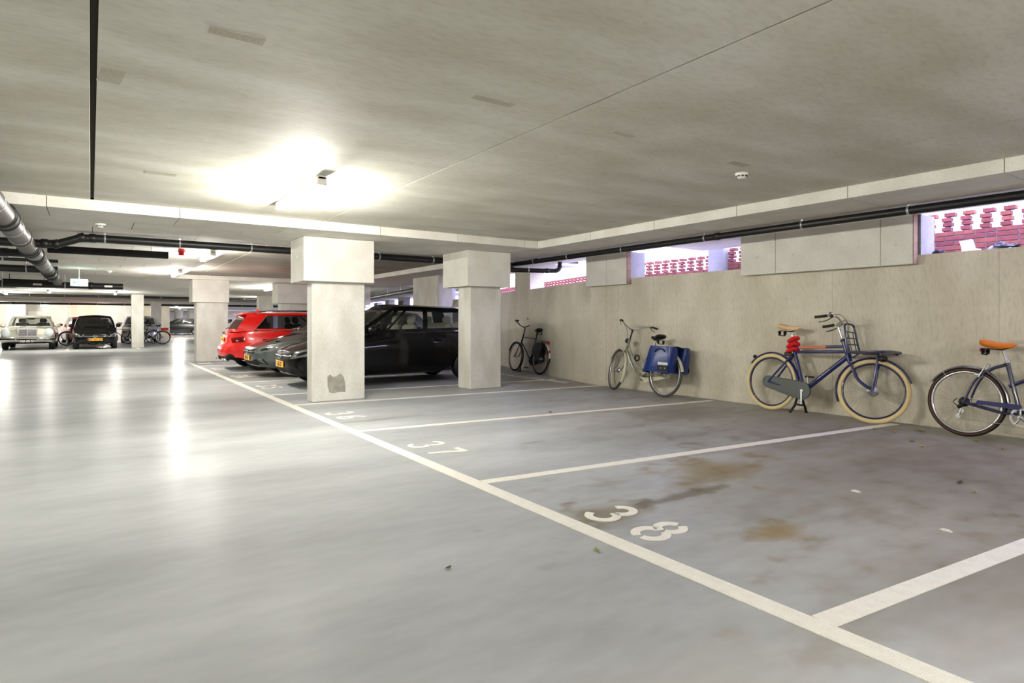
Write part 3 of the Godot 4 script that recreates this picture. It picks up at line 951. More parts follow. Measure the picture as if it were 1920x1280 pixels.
	for e in spec:
		var o := base("drain_pipe")
		tag(o, e[0], "pipe")
		st = mb()
		tube(st, [Vector3(e[3], e[2], e[1]), Vector3(e[4], e[2], e[1])], e[5], 16)
		var x: float = e[3] + 0.6
		while x < e[4] - 0.2:
			socket(st, Vector3(x, e[2], e[1]), Vector3.RIGHT, e[5], 0.1, 1.15)
			x += 2.4
		obj("pipe", fin(st), M.pipe_black, o)
		x = e[3] + 1.2
		while x < e[4] - 0.1:
			clamp_ring(o, Vector3(x, e[2], e[1]), Vector3.RIGHT, e[5], SOFFIT)
			x += 1.25
		if e[1] == -19.6:
			for xx in [-1.2, 0.3]:
				part_box("label_sticker", Vector3(xx, 2.09, -19.52), Vector3(xx + 0.18, 2.14, -19.515), M.white, o)
	# the pipe seen along the far right wall under the slots
	var f := base("drain_pipe")
	tag(f, "dark pipe with many hangers running along the far right wall above the black car", "pipe")
	st = mb()
	tube(st, [Vector3(8.0, 2.15, -16.0), Vector3(11.0, 2.15, -31.7)], 0.07, 14)
	obj("pipe", fin(st), M.pipe_black, f)
	for i in 8:
		var u := (i + 0.5) / 8.0
		clamp_ring(f, Vector3(lerpf(8.0, 11.0, u), 2.15, lerpf(-16, -31.7, u)), Vector3(4.2, 0, -22), 0.07, SOFFIT)
	# pale bundle of ventilation ducts at the far left
	var v := base("cable_tray")
	tag(v, "pale green ribbed cable tray hanging at the left edge under black pipes", "tray")
	for i in 6:
		part_box("tray_rail", Vector3(-3.4, 2.13 + 0.001 * i, -21.2 - i * 0.28), Vector3(-1.75, 2.19, -21.05 - i * 0.28), M.tray, v, 0.004)
	for x in [-3.2, -2.1]:
		part_box("cross_bar", Vector3(x, 2.19, -22.7), Vector3(x + 0.05, 2.23, -21.0), M.galv, v)
	var vb := base("valve_cluster")
	tag(vb, "cluster of black valves and fittings hanging beside the pale tray", "fittings")
	st = mb()
	for i in 5:
		lathe(st, [Vector2(0, 0.0), Vector2(0.05, 0.005), Vector2(0.06, 0.06), Vector2(0.045, 0.1), Vector2(0, 0.12)], Transform3D(Basis(), Vector3(-1.75 + 0.13 * i, 2.06 + 0.02 * (i % 2), -20.0)), 12)
	for x in [-1.7, -1.0]: tube(st, [Vector3(x, 2.2, -20.0), Vector3(x, SOFFIT, -20.0)], 0.008, 6)
	tube(st, [Vector3(-1.85, 2.2, -20.0), Vector3(-0.9, 2.2, -20.0)], 0.06, 12)
	obj("valves", fin(st), M.matt_black, vb)

# ------------------------------------------------------------------ cars
# A car in its own space: x forward, y up, z to its right side; wheels on y = 0.
func prof(p: Array, x: float) -> float:     # piecewise smooth profile [[x, y], ...], x rising
	if x <= p[0][0]: return p[0][1]
	for i in p.size() - 1:
		if x <= p[i + 1][0]:
			var t: float = (x - p[i][0]) / (p[i + 1][0] - p[i][0])
			var y0: float = p[maxi(i - 1, 0)][1]
			var y3: float = p[mini(i + 2, p.size() - 1)][1]
			return lerpf(lerpf(p[i][1], p[i + 1][1], t), cubic_interpolate(p[i][1], p[i + 1][1], y0, y3, t), 0.6)
	return p[-1][1]

func car_bottom(c: Dictionary, x: float) -> float:
	var y: float = c.sill
	if x > c.xf: y = prof(c.chin, x)
	if x < c.xr: y = prof(c.tail, x)
	for xa in [c.xf, c.xr]:
		var r: float = c.wr + 0.045
		if absf(x - xa) < r:
			y = maxf(y, c.wr + sqrt(r * r - (x - xa) * (x - xa)))
	return y

# a point on the flank: t from -1 (rear) to 1 (front), v from 0 (bottom) to 1 (shoulder), s the side
func car_pt(c: Dictionary, t: float, v: float, s: float) -> Vector3:
	var L: float = c.L
	var x0 := t * L / 2.0
	var yb := car_bottom(c, x0)
	var ys := prof(c.shoulder, x0)
	var y := lerpf(yb, ys, v)
	var x := lerpf(prof(c.back, y), prof(c.front, y), (t + 1.0) / 2.0)
	var n: float = c.n_front if t > 0 else c.n_back
	var w := pow(maxf(1.0 - pow(absf(t), n), 0.0), 1.0 / n)
	var vv: float = (y - c.sill) / maxf(prof(c.shoulder, 0.0) - c.sill, 0.1)
	return Vector3(x, y, s * c.W / 2.0 * w * prof(c.bulge, clampf(vv, 0.0, 1.0)))

func car_patch(c: Dictionary, t0: float, t1: float, v0: float, v1: float, s: float, off := 0.006, nt := 8, nv := 4, skew := 0.0) -> SurfaceTool:
	var st := mb()
	var rows := []
	for i in nt + 1:
		var row := []
		var u := float(i) / nt
		for j in nv + 1:
			var q := float(j) / nv
			var t := lerpf(t0, t1, u) + skew * (q - 0.5)
			var v := lerpf(v0, v1, q)
			var p := car_pt(c, t, v, s)
			var a := car_pt(c, t + 0.004, v, s) - car_pt(c, t - 0.004, v, s)
			var b := car_pt(c, t, v + 0.02, s) - car_pt(c, t, v - 0.02, s)
			var nn := a.cross(b).normalized()
			if nn.dot(p - Vector3(0, 0.55, 0)) < 0: nn = -nn
			# thin towards its edge, so that it sits in the skin
			var e := minf(minf(u, 1 - u) * 5.0, minf(q, 1 - q) * 5.0)
			row.append(p + nn * off * clampf(0.2 + e, 0.0, 1.0))
		rows.append(row)
	grid(st, rows, Vector3(0, 0.55, 0))
	return fin(st)

func car_wheel(st_t: SurfaceTool, st_r: SurfaceTool, c: Dictionary, s: float) -> void:
	# axle along z, outer face towards +z * s
	var R: float = c.wr
	var rr: float = R * c.get("rim", 0.66)
	var b := 0.2
	var t := Transform3D(Basis(Vector3.RIGHT, Vector3(0, 0, s), Vector3(0, -s, 0)), Vector3.ZERO)
	lathe(st_t, [Vector2(rr, -b / 2), Vector2(R - 0.03, -b / 2), Vector2(R - 0.004, -b / 2 + 0.03), Vector2(R, 0), Vector2(R - 0.004, b / 2 - 0.03), Vector2(R - 0.03, b / 2), Vector2(rr + 0.01, b / 2 - 0.004), Vector2(rr, b / 2 - 0.02), Vector2(rr - 0.015, -b / 2)], t, 32)
	lathe(st_r, [Vector2(rr, b / 2 - 0.02), Vector2(rr - 0.012, b / 2 - 0.012), Vector2(rr - 0.03, b / 2 - 0.03), Vector2(rr - 0.05, 0.0)], t, 32, false)
	lathe(st_r, [Vector2(0.07, 0.03), Vector2(0.065, 0.075), Vector2(0.03, 0.085), Vector2(0, 0.085)], t, 14, false)
	var n: int = c.get("spokes", 5)
	for k in n:
		var a := TAU * k / n
		for dd in ([-0.13, 0.13] if c.get("twin", true) else [0.0]):
			var d := Vector3(cos(a + dd), 0, sin(a + dd))
			var e := Vector3(cos(a + dd * 1.6), 0, sin(a + dd * 1.6))
			var w := Vector3(-sin(a), 0, cos(a)) * 0.014
			var p0 := d * 0.055 + Vector3(0, 0.07, 0)
			var p1 := e * (rr - 0.012) + Vector3(0, 0.06, 0)
			var dn := Vector3(0, -0.03, 0)
			st_r.set_smooth_group(-1)
			quad(st_r, t * (p0 - w), t * (p1 - w), t * (p1 + w), t * (p0 + w))
			quad(st_r, t * (p0 + w), t * (p1 + w), t * (p1 + w + dn), t * (p0 + w + dn))
			quad(st_r, t * (p1 - w), t * (p0 - w), t * (p0 - w + dn), t * (p1 - w + dn))

func make_car(called: String, label: String, c: Dictionary, at: Vector3, turn: float, lod := 0) -> Node3D:
	var o := base(called, at, turn)
	tag(o, label, "car")
	var paint: Material = c.paint
	var L: float = c.L
	var W: float = c.W
	var ctr := Vector3(0, 0.55, 0)
	# --- lower body
	var ts := []
	var nn := 26
	for i in nn + 1:
		var a := -PI / 2 + PI * i / nn
		var n: float = c.n_front if a > 0 else c.n_back
		ts.append(signf(a) * pow(absf(sin(a)), 2.0 / n))
	for xa in [c.xf, c.xr]:
		var r: float = c.wr + 0.045
		for k in 15:
			ts.append((xa + r * cos(PI * k / 14.0) * 0.9995) / (L / 2))
		ts.append((xa + r * 1.003) / (L / 2)); ts.append((xa - r * 1.003) / (L / 2))
	for k in 12: ts.append(lerpf(-0.9, 0.9, k / 11.0))
	ts.sort()
	var tl := []
	for t in ts:
		if tl.is_empty() or t - tl[-1] > 0.0012: tl.append(t)
	tl[0] = -1.0; tl[-1] = 1.0
	var body := mb()
	for s in [-1.0, 1.0]:
		var rows := []
		for t in tl:
			var row := []
			for j in 11: row.append(car_pt(c, t, j / 10.0, s))
			rows.append(row)
		grid(body, rows, ctr)
		# bonnet, scuttle and deck: from the shoulder to the middle
		rows = []
		for t in tl:
			var row := []
			var p := car_pt(c, t, 1.0, s)
			var cr := prof(c.crown, t * L / 2)
			for j in 7:
				var q := j / 6.0
				row.append(Vector3(p.x, p.y + cr * (1.0 - pow(1.0 - q, 2.4)), p.z * (1.0 - q)))
			rows.append(row)
		grid(body, rows, Vector3(0, 0.2, 0), 2)
	obj("body", fin(body), paint, o)
	# --- underbody and wheel houses
	var ub := mb()
	box(ub, Vector3((c.xf + c.xr) / 2, c.sill + 0.13, 0), Vector3(c.xf - c.xr - 2 * c.wr - 0.12, 0.22, W - 0.12))
	box(ub, Vector3(0, c.sill + 0.16, 0), Vector3(L - 0.5, 0.24, W - 0.62))
	box(ub, Vector3((c.xf + c.xr) / 2, 0.52, 0), Vector3(c.xf - c.xr + 1.0, 0.06, W - 0.5))
	for xa in [c.xf, c.xr]:
		for s in [-1.0, 1.0]:
			box(ub, Vector3(xa, c.wr + 0.2, s * (W / 2 - 0.31)), Vector3(c.wr * 2 + 0.2, 0.5, 0.02))
	obj("underbody", fin(ub), M.matt_black, o)
	# --- wheels
	for xa in [c.xf, c.xr]:
		for s in [-1.0, 1.0]:
			var tyre := mb()
			var rim := mb()
			car_wheel(tyre, rim, c, s)
			var w := sub("wheel", o, Transform3D(Basis(), Vector3(xa, c.wr, s * (W / 2 - 0.125))))
			obj("tyre", fin(tyre), M.rubber, w)
			obj("rim", fin(rim), c.get("rim_mat", M.alu), w)
	# --- greenhouse: strips between ring points, glass where the strip says so
	var ring: Array = c.ring    # [belt x, belt z, roof x, roof z, kind of the strip to the next point]
	var gh := mb()
	var panes := []
	var by: Array = c.belt
	var ry: Array = c.roof
	for s in [-1.0, 1.0]:
		var cols := []
		for r in ring:
			var b := Vector3(r[0], prof(by, r[0]), r[1] * s)
			var t := Vector3(r[2], prof(ry, r[2]), r[3] * s)
			var col := []
			for k in 9:
				var v := k / 8.0
				var p := b.lerp(t, v)
				var bow: float = sin(PI * v) * c.get("bow", 0.03)
				var outw := Vector3(p.x * 0.12, 0.25, p.z).normalized() if absf(r[1]) > 0.3 else Vector3(signf(r[0] - (ring[0][0] + ring[-1][0]) / 2), 0.6, 0).normalized()
				col.append(p + outw * bow)
			cols.append(col)
		for i in ring.size() - 1:
			var kind: String = ring[i][4]
			for k in 8:
				if kind != "" and k >= 1 and k <= 6: continue
				var rows := [[cols[i][k], cols[i][k + 1]], [cols[i + 1][k], cols[i + 1][k + 1]]]
				grid(gh, rows, Vector3(0, 0.9, 0))
			if kind != "":
				var rows := []
				for col in [cols[i], cols[i + 1]]:
					rows.append([col[1], col[2], col[3], col[4], col[5], col[6], col[7]])
				var g := mb()
				grid(g, rows, Vector3(0, 0.9, 0))
				panes.append([kind, fin(g)])
		# roof skin
		var rr := []
		for i in ring.size():
			var e: Vector3 = cols[i][8]
			var row := []
			for j in 6:
				var q := j / 5.0
				row.append(Vector3(e.x, e.y + c.get("roof_crown", 0.05) * (1.0 - pow(1.0 - q, 2.0)), e.z * (1.0 - q)))
			rr.append(row)
		grid(gh, rr, Vector3(0, 0.9, 0), 3)
	obj("roof", fin(gh), paint, o)
	for p in panes: obj(p[0], p[1], c.get("glass", M.glass_dark), o)
	# --- cabin
	if lod < 2:
		var seat_m: Material = c.get("seat", M.matt_black)
		var xs: float = c.get("seat_x", 0.0)
		for s in [-1.0, 1.0]:
			var st := mb()
			var sq := Transform3D(Basis(Vector3.BACK, deg_to_rad(14)), Vector3(xs - 0.25, 0.55, s * 0.37))
			box(st, Vector3(0, 0.28, 0), Vector3(0.14, 0.6, 0.48), sq, 0.05)
			box(st, Vector3(0.0, 0.68, 0), Vector3(0.10, 0.18, 0.26), sq, 0.04)
			box(st, Vector3(xs, 0.60, s * 0.37), Vector3(0.5, 0.12, 0.48), Transform3D(), 0.04)
			obj("front_seat", fin(st), seat_m, o)
		var rb := mb()
		var rest: float = c.get("rear_rests", 1.0)
		box(rb, Vector3(xs - 1.15, 0.84 - 0.1 * (1.0 - rest), 0), Vector3(0.16, 0.62, 1.2), Transform3D(Basis(), Vector3.ZERO), 0.05)
		for z in ([-0.4, 0.4] if rest > 0.5 else []): box(rb, Vector3(xs - 1.18, 1.2, z), Vector3(0.1, 0.16, 0.24), Transform3D(), 0.04)
		obj("rear_bench", fin(rb), seat_m, o)
		var db := mb()
		box(db, Vector3(ring[0][0] - 0.35, 0.86, 0), Vector3(0.5, 0.2, W - 0.5), Transform3D(), 0.06)
		obj("dashboard", fin(db), M.matt_black, o)
		var sw := mb()
		var pts := []
		for k in 17:
			var a := TAU * k / 16.0
			pts.append(Vector3(ring[0][0] - 0.72 - 0.07 * sin(a), 0.98 + 0.17 * sin(a), -0.37 + 0.18 * cos(a)))
		tube(sw, pts, 0.014, 8)
		obj("steering_wheel", fin(sw), M.black, o)
		var mi := mb()
		box(mi, Vector3(ring[0][2] - 0.02, prof(ry, ring[0][2]) - 0.10, 0), Vector3(0.03, 0.06, 0.22), Transform3D(), 0.01)
		obj("rear_view_mirror", fin(mi), M.black, o)
	# --- door mirrors
	for s in [-1.0, 1.0]:
		var st := mb()
		var mx: float = c.get("mirror_x", ring[1][0] - 0.25)
		var pr := []
		for k in 9:
			var a := PI * k / 8.0
			pr.append(Vector2(maxf(sin(a), 0.0) * 0.075, -cos(a) * 0.10))
		lathe(st, pr, Transform3D(Basis(Vector3(1, 0, 0), Vector3(0, 0, s), Vector3(0, -1.0 * s, 0)).scaled(Vector3(0.9, 1.0, 1.0)), Vector3(mx, prof(by, mx) + 0.07, s * (W / 2 + 0.05))), 12)
		obj("door_mirror", fin(st), c.get("mirror_mat", paint), o)
	return o

func door_lines(o: Node3D, c: Dictionary, xs: Array, handle := true) -> void:
	for s in [-1.0, 1.0]:
		for x in xs:
			var t: float = x / (c.L / 2)
			obj("door_gap", car_patch(c, t, t + 0.0025, 0.06, 0.99, s, 0.0015, 1, 10), M.black, o)
		if handle:
			for k in range(0, xs.size() - 1):
				var t: float = (xs[k] + 0.22) / (c.L / 2)
				var p := car_pt(c, t, 0.80, s)
				var st := mb()
				tube(st, curve([p + Vector3(-0.09, 0, 0), p + Vector3(-0.07, 0, s * 0.025), p + Vector3(0.07, 0, s * 0.025), p + Vector3(0.09, 0, 0)], 4), 0.013, 8)
				obj("door_handle", fin(st), c.get("handle_mat", c.paint), o)

func plate(o: Node3D, txt: String, at: Vector3, turn: float, tilt := 0.0, yellow := true, w := 0.52) -> void:
	var n := sub("number_plate", o, Transform3D(Basis(Vector3.UP, turn) * Basis(Vector3.RIGHT, tilt), at))
	var s := mb()
	box(s, Vector3.ZERO, Vector3(w, 0.11, 0.012), Transform3D(), 0.003)
	obj("plate", fin(s), M.plate_yellow if yellow else M.plate_dark, n)
	var tm := text_mesh(txt, 0.085 * (w / 0.52 if w < 0.5 else 1.0), 0.002)
	var t := obj("lettering", tm, M.black if yellow else M.white, n)
	t.position = Vector3(0.02 if yellow else 0.0, 0, 0.007)
	t.scale = Vector3(0.92, 1, 1)
	if yellow and w > 0.4:
		var b := mb()
		box(b, Vector3(-w / 2 + 0.025, 0, 0.0065), Vector3(0.04, 0.1, 0.002))
		obj("blue_strip", fin(b), M.plate_blue, n)

func paint(c: Color, metal := 0.0) -> StandardMaterial3D:
	var m := mat(c, 0.32, metal)
	m.clearcoat_enabled = true
	m.clearcoat = 1.0
	m.clearcoat_roughness = 0.04
	return m

func hatch(L: float, W: float, H: float, wb: float, wr: float) -> Dictionary:
	# a rounded five-door hatchback; everything follows from its main sizes
	var h := L / 2
	var k := H / 1.48
	return {
		"L": L, "W": W, "wr": wr, "sill": 0.20, "xf": h - (L - wb) * 0.54, "xr": h - (L - wb) * 0.54 - wb,
		"chin": [[h - 0.9, 0.20], [h - 0.3, 0.20], [h, 0.24]], "tail": [[-h, 0.30], [-h + 0.3, 0.25], [-h + 0.9, 0.20]],
		"shoulder": [[-h, 0.90 * k], [-h + 0.4, 0.97 * k], [-0.4, 0.95 * k], [h - 1.25, 0.93 * k], [h - 0.6, 0.80 * k], [h - 0.2, 0.70 * k], [h, 0.62 * k]],
		"crown": [[-h, 0.02], [h - 1.3, 0.05], [h - 0.7, 0.07], [h, 0.03]],
		"front": [[0.2, h - 0.10], [0.35, h - 0.01], [0.5, h], [0.62, h - 0.03], [0.75, h - 0.16], [0.95, h - 0.30]],
		"back": [[0.2, -h + 0.12], [0.4, -h + 0.01], [0.55, -h], [0.7, -h + 0.05], [0.95, -h + 0.14]],
		"bulge": [[0.0, 0.93], [0.12, 0.97], [0.35, 0.99], [0.6, 1.0], [0.8, 0.98], [1.0, 0.93]],
		"n_front": 4.4, "n_back": 4.6,
		"belt": [[-h, 0.95 * k], [-h + 0.5, 0.98 * k], [0.0, 0.95 * k], [h - 1.0, 0.93 * k]],
		"roof": [[-h + 0.2, 1.38 * k], [-h + 0.9, H - 0.07], [0.0, H - 0.045], [0.5, H - 0.10], [h - 1.2, 1.3 * k]],
		"ring": [[h - 0.95, 0.0, h - 1.85, 0.0, "windscreen"], [h - 1.12, W * 0.40, h - 1.92, W * 0.33, ""], [h - 1.22, W * 0.45, h - 2.02, W * 0.365, "quarter_window"], [h - 1.62, W * 0.462, h - 2.18, W * 0.37, ""], [h - 1.68, W * 0.462, h - 2.24, W * 0.372, "side_window"], [h - 2.42, W * 0.465, h - 2.48, W * 0.375, ""], [h - 2.52, W * 0.465, h - 2.58, W * 0.375, "side_window"], [-h + 0.55, W * 0.45, -h + 0.72, W * 0.36, ""], [-h + 0.20, W * 0.40, -h + 0.48, W * 0.33, "rear_window"], [-h + 0.14, 0.0, -h + 0.42, 0.0, ""]],
		"roof_crown": 0.05, "bow": 0.03,
	}

func build_cars() -> void:
	M.glass_mid = mat(Color(0.03, 0.04, 0.04, 0.5), 0.03)
	M.glass_mid.transparency = BaseMaterial3D.TRANSPARENCY_ALPHA
	M.plate_dark = mat(Color(0.06, 0.06, 0.08), 0.4)
	M.tail_red = mat(Color(0.45, 0.01, 0.02), 0.12)
	M.lamp_glass = mat(Color(0.50, 0.51, 0.50), 0.10, 0.5)
	M.lamp_clear = mat(Color(0.80, 0.82, 0.82), 0.25)
	M.lamp_dark = mat(Color(0.10, 0.10, 0.10), 0.12, 0.3)
	# --- black hatchback right behind the near pillars
	var P_black := paint(Color(0.006, 0.005, 0.005))
	P_black.clearcoat = 0.5
	P_black.metallic_specular = 0.2
	var c := hatch(4.05, 1.72, 1.51, 2.66, 0.305)
	c.paint = P_black
	c.mirror_mat = M.steel_dark
	c.glass = M.glass
	c.seat = mat(Color(0.62, 0.62, 0.55), 0.9)
	c.seat_x = 0.05
	c.rim_mat = M.steel_dark
	var o := make_car("car", "black hatchback parked nose out between the two near pillars", c, Vector3(4.815, 0, -11.32), PI)
	door_lines(o, c, [-0.95, 0.02, 1.02])
	hatch_front(o, c, "GR-67", true)
	obj("side_glare_strip", car_patch(c, -0.35, 0.42, 0.01, 0.035, -1.0, 0.004, 8, 2), M.black, o)
	var an := mb()
	tube(an, [Vector3(-1.45, 1.46, 0), Vector3(-1.62, 1.66, 0)], 0.006, 6)
	obj("antenna", fin(an), M.black, o)
	# --- grey hatchback in the next bay
	var P_grey := paint(Color(0.36, 0.39, 0.385), 0.75)
	c = hatch(4.2, 1.80, 1.45, 2.6, 0.32)
	c.paint = P_grey
	c.rim = 0.74
	c.rim_mat = M.steel_dark
	o = make_car("car", "metallic grey green hatchback parked nose out between the black and the red car", c, Vector3(4.86, 0, -13.95), PI)
	door_lines(o, c, [-0.95, 0.05, 1.05])
	hatch_front(o, c, "NP-42", false)
	# --- red hatchback parked nose in
	var P_red := paint(Color(0.90, 0.004, 0.004))
	c = hatch(4.3, 1.80, 1.43, 2.6, 0.32)
	c.paint = P_red
	c.rim = 0.74
	c.spokes = 5
	var h := 2.15
	c.back = [[0.2, -h + 0.10], [0.33, -h + 0.02], [0.45, -h], [0.58, -h + 0.02], [0.62, -h + 0.09], [0.95, -h + 0.16]]
	c.n_back = 3.6
	c.tail = [[-h, 0.34], [-h + 0.35, 0.30], [-h + 0.6, 0.22], [-h + 0.9, 0.20]]
	c.roof = [[-h + 0.3, 1.33], [-h + 0.7, 1.36], [-0.4, 1.385], [0.4, 1.34], [h - 1.2, 1.25]]
	c.ring[8] = [-h + 0.26, 0.70, -h + 0.56, 0.59, "rear_window"]
	c.ring[9] = [-h + 0.20, 0.0, -h + 0.50, 0.0, ""]
	c.ring[7] = [-h + 0.66, 0.80, -h + 1.02, 0.64, ""]
	c.ring[5][4] = "door_pillar_trim"
	o = make_car("car", "bright red hatchback parked nose in, its tail towards the lane", c, Vector3(4.72, 0, -16.35), 0.0)
	door_lines(o, c, [-0.55, 0.75])
	for s in [-1.0, 1.0]:
		obj("tail_lamp", car_patch(c, -0.985 + 0.03, -0.83, 0.60, 0.82, s, 0.008, 10, 4, -0.02), M.tail_red, o)
		obj("window_trim", trim_line(c, s), M.chrome, o)
	var bb := mb()
	box(bb, Vector3(-h + 0.20, 0.33, 0), Vector3(0.24, 0.14, 1.30), Transform3D(), 0.04)
	obj("rear_diffuser", fin(bb), M.matt_black, o)
	for s in [-1.0, 1.0]:
		var ex := mb()
		lathe(ex, [Vector2(0.03, 0), Vector2(0.036, 0.0), Vector2(0.036, 0.12), Vector2(0.03, 0.12)], Transform3D(Basis(Vector3.BACK, PI / 2), Vector3(-h + 0.15, 0.25, s * 0.5)), 14)
		obj("exhaust_pipe", fin(ex), M.chrome, o)
	var sp := mb()
	box(sp, Vector3.ZERO, Vector3(0.34, 0.035, 1.18), Transform3D(Basis(Vector3.BACK, 0.10), Vector3(-h + 0.60, 1.362, 0)), 0.014)
	obj("roof_spoiler", fin(sp), P_red, o)
	var fn := mb()
	prism(fn, PackedVector2Array([Vector2(-0.08, 0), Vector2(0.07, 0), Vector2(0.0, 0.03), Vector2(-0.05, 0.075), Vector2(-0.075, 0.07)]), -0.012, 0.012, Transform3D(Basis(), Vector3(-h + 0.95, 1.42, 0)))
	obj("roof_fin", fin(fn), P_red, o)
	var wp := mb()
	tube(wp, [Vector3(-h + 0.17, 1.00, 0.0), Vector3(-h + 0.20, 1.03, 0.38)], 0.01, 6)
	obj("rear_wiper", fin(wp), M.black, o)
	for s in [-1.0, 1.0]:
		var rl := mb()
		tube(rl, curve([Vector3(-1.3, 1.39, s * 0.60), Vector3(-1.2, 1.425, s * 0.605), Vector3(0.0, 1.44, s * 0.60), Vector3(0.25, 1.40, s * 0.60)], 4), 0.014, 6)
		obj("roof_rail", fin(rl), M.black, o)
	plate(o, "7-RXP-05", Vector3(-h + 0.095, 0.74, 0), -PI / 2, -0.1, true, 0.32)
	var rg := mb()
	for k in 4:
		var pts := []
		for q in 13: pts.append(Vector3(-h + 0.115, 0.90 + 0.045 * sin(TAU * q / 12.0), -0.105 + 0.07 * k + 0.045 * cos(TAU * q / 12.0)))
		tube(rg, pts, 0.006, 6)
	obj("badge", fin(rg), M.chrome, o)
	# --- silver vintage saloon, far across the lane
	c = saloon()
	o = make_car("car", "silver green vintage saloon with an upright chrome grille at the left edge", c, Vector3(-2.13, 0, -34.1), -PI / 2)
	saloon_front(o, c)
	# --- small black hatchback beside it
	c = hatch(3.42, 1.62, 1.46, 2.34, 0.28)
	c.paint = P_black
	c.n_front = 4.6
	c.glass = M.glass_mid
	c.rim_mat = M.steel_dark
	o = make_car("car", "small black hatchback facing the lane beside the vintage saloon", c, Vector3(0.16, 0, -32.9), -PI / 2)
	hatch_front(o, c, "50-XH-ZN", false)
	# --- the cars behind
	c = hatch(4.1, 1.72, 1.46, 2.5, 0.31)
	c.paint = paint(Color(0.72, 0.02, 0.03))
	o = make_car("car", "red hatchback parked behind the gap between vintage saloon and small black car", c, Vector3(-0.35, 0, -40.6), PI / 2 + 0.12, 1)
	for s in [-1.0, 1.0]: obj("tail_lamp", car_patch(c, -0.96, -0.86, 0.6, 0.95, s), M.tail_red, o)
	c = hatch(4.4, 1.78, 1.50, 2.6, 0.31)
	c.paint = paint(Color(0.74, 0.75, 0.76), 0.3)
	o = make_car("car", "pale silver car behind the bicycles right of the small black hatchback", c, Vector3(2.35, 0, -40.6), -PI / 2 - 0.1, 1)
	hatch_front(o, c, "", false)
	c = hatch(4.2, 1.76, 1.44, 2.55, 0.31)
	c.paint = paint(Color(0.015, 0.017, 0.03))
	o = make_car("car", "dark blue car nose out far down the lane left of the round pillars", c, Vector3(6.2, 0, -58.2), PI - 0.3, 1)
	hatch_front(o, c, "", false)
	c = hatch(4.3, 1.76, 1.5, 2.55, 0.31)
	c.paint = paint(Color(0.02, 0.02, 0.022))
	o = make_car("car", "black car far away seen between the two round pillars", c, Vector3(8.0, 0, -70.5), PI, 1)
	c = hatch(4.3, 1.76, 1.5, 2.55, 0.32)
	c.paint = paint(Color(0.85, 0.85, 0.85))
	o = make_car("car", "white car at the bright far exit right of the round pillars", c, Vector3(11.2, 0, -66.0), PI, 1)

func trim_line(c: Dictionary, s: float) -> SurfaceTool:
	var st := mb()
	var pts := []
	for i in range(7, 1, -1):
		var r: Array = c.ring[i]
		pts.append(Vector3(r[0], prof(c.belt, r[0]) + 0.012, (r[1] + 0.012) * s))
	tube(st, pts, 0.008, 5)
	var r7: Array = c.ring[7]
	tube(st, [Vector3(r7[0], prof(c.belt, r7[0]) + 0.012, (r7[1] + 0.012) * s), Vector3(lerpf(r7[0], r7[2], 0.5), lerpf(prof(c.belt, r7[0]), prof(c.roof, r7[2]), 0.5), (lerpf(r7[1], r7[3], 0.5) + 0.035) * s), Vector3(lerpf(r7[0], r7[2], 0.9), lerpf(prof(c.belt, r7[0]), prof(c.roof, r7[2]), 0.9), (lerpf(r7[1], r7[3], 0.9) + 0.016) * s)], 0.008, 5)
	return fin(st)

func hatch_front(o: Node3D, c: Dictionary, txt: String, chrome_bar: bool) -> void:
	var h: float = c.L / 2
	for s in [-1.0, 1.0]:
		obj("headlamp", car_patch(c, 0.80, 0.972, 0.70, 0.97, s, 0.010, 10, 5, -0.02), M.lamp_glass, o)
		obj("headlamp_bowl", car_patch(c, 0.87, 0.95, 0.75, 0.90, s, 0.013, 6, 4, -0.01), M.lamp_dark, o)
		obj("fog_lamp_recess", car_patch(c, 0.90, 0.978, 0.16, 0.40, s, 0.006, 6, 4, 0.03), M.matt_black, o)
		obj("fog_lamp_blade", car_patch(c, 0.915, 0.955, 0.18, 0.42, s, 0.012, 4, 4, 0.03), c.paint, o)
		obj("upper_grille", car_patch(c, 0.982, 1.0, 0.70, 0.93, s, 0.006, 6, 4), M.matt_black, o)
		obj("grille_bar", car_patch(c, 0.976, 1.0, 0.80, 0.87 if chrome_bar else 0.83, s, 0.016, 6, 3), M.chrome, o)
		obj("lower_grille", car_patch(c, 0.968, 1.0, 0.06, 0.34, s, 0.006, 6, 4), M.matt_black, o)
	# a round badge on the grille bar
	var p := car_pt(c, 1.0, 0.83, 1.0)
	var b := mb()
	var pts := []
	for q in 17: pts.append(p + Vector3(0.022, 0.055 * sin(TAU * q / 16.0), 0.07 * cos(TAU * q / 16.0)))
	tube(b, pts, 0.007, 6)
	tube(b, [p + Vector3(0.022, 0.0, -0.07), p + Vector3(0.026, 0.01, 0.0), p + Vector3(0.022, 0.0, 0.07)], 0.006, 6)
	obj("badge", fin(b), M.chrome, o)
	if txt:
		var q := car_pt(c, 1.0, 0.46, 1.0)
		plate(o, txt, q + Vector3(0.015, 0, 0), PI / 2)
	# wipers
	var w := mb()
	var x0: float = c.ring[0][0]
	for z in [-0.15, 0.40]:
		tube(w, [Vector3(x0 + 0.02, prof(c.belt, x0) + 0.07, z), Vector3(x0 - 0.09, prof(c.belt, x0) + 0.12, z - 0.5)], 0.009, 6)
	obj("wipers", fin(w), M.black, o)

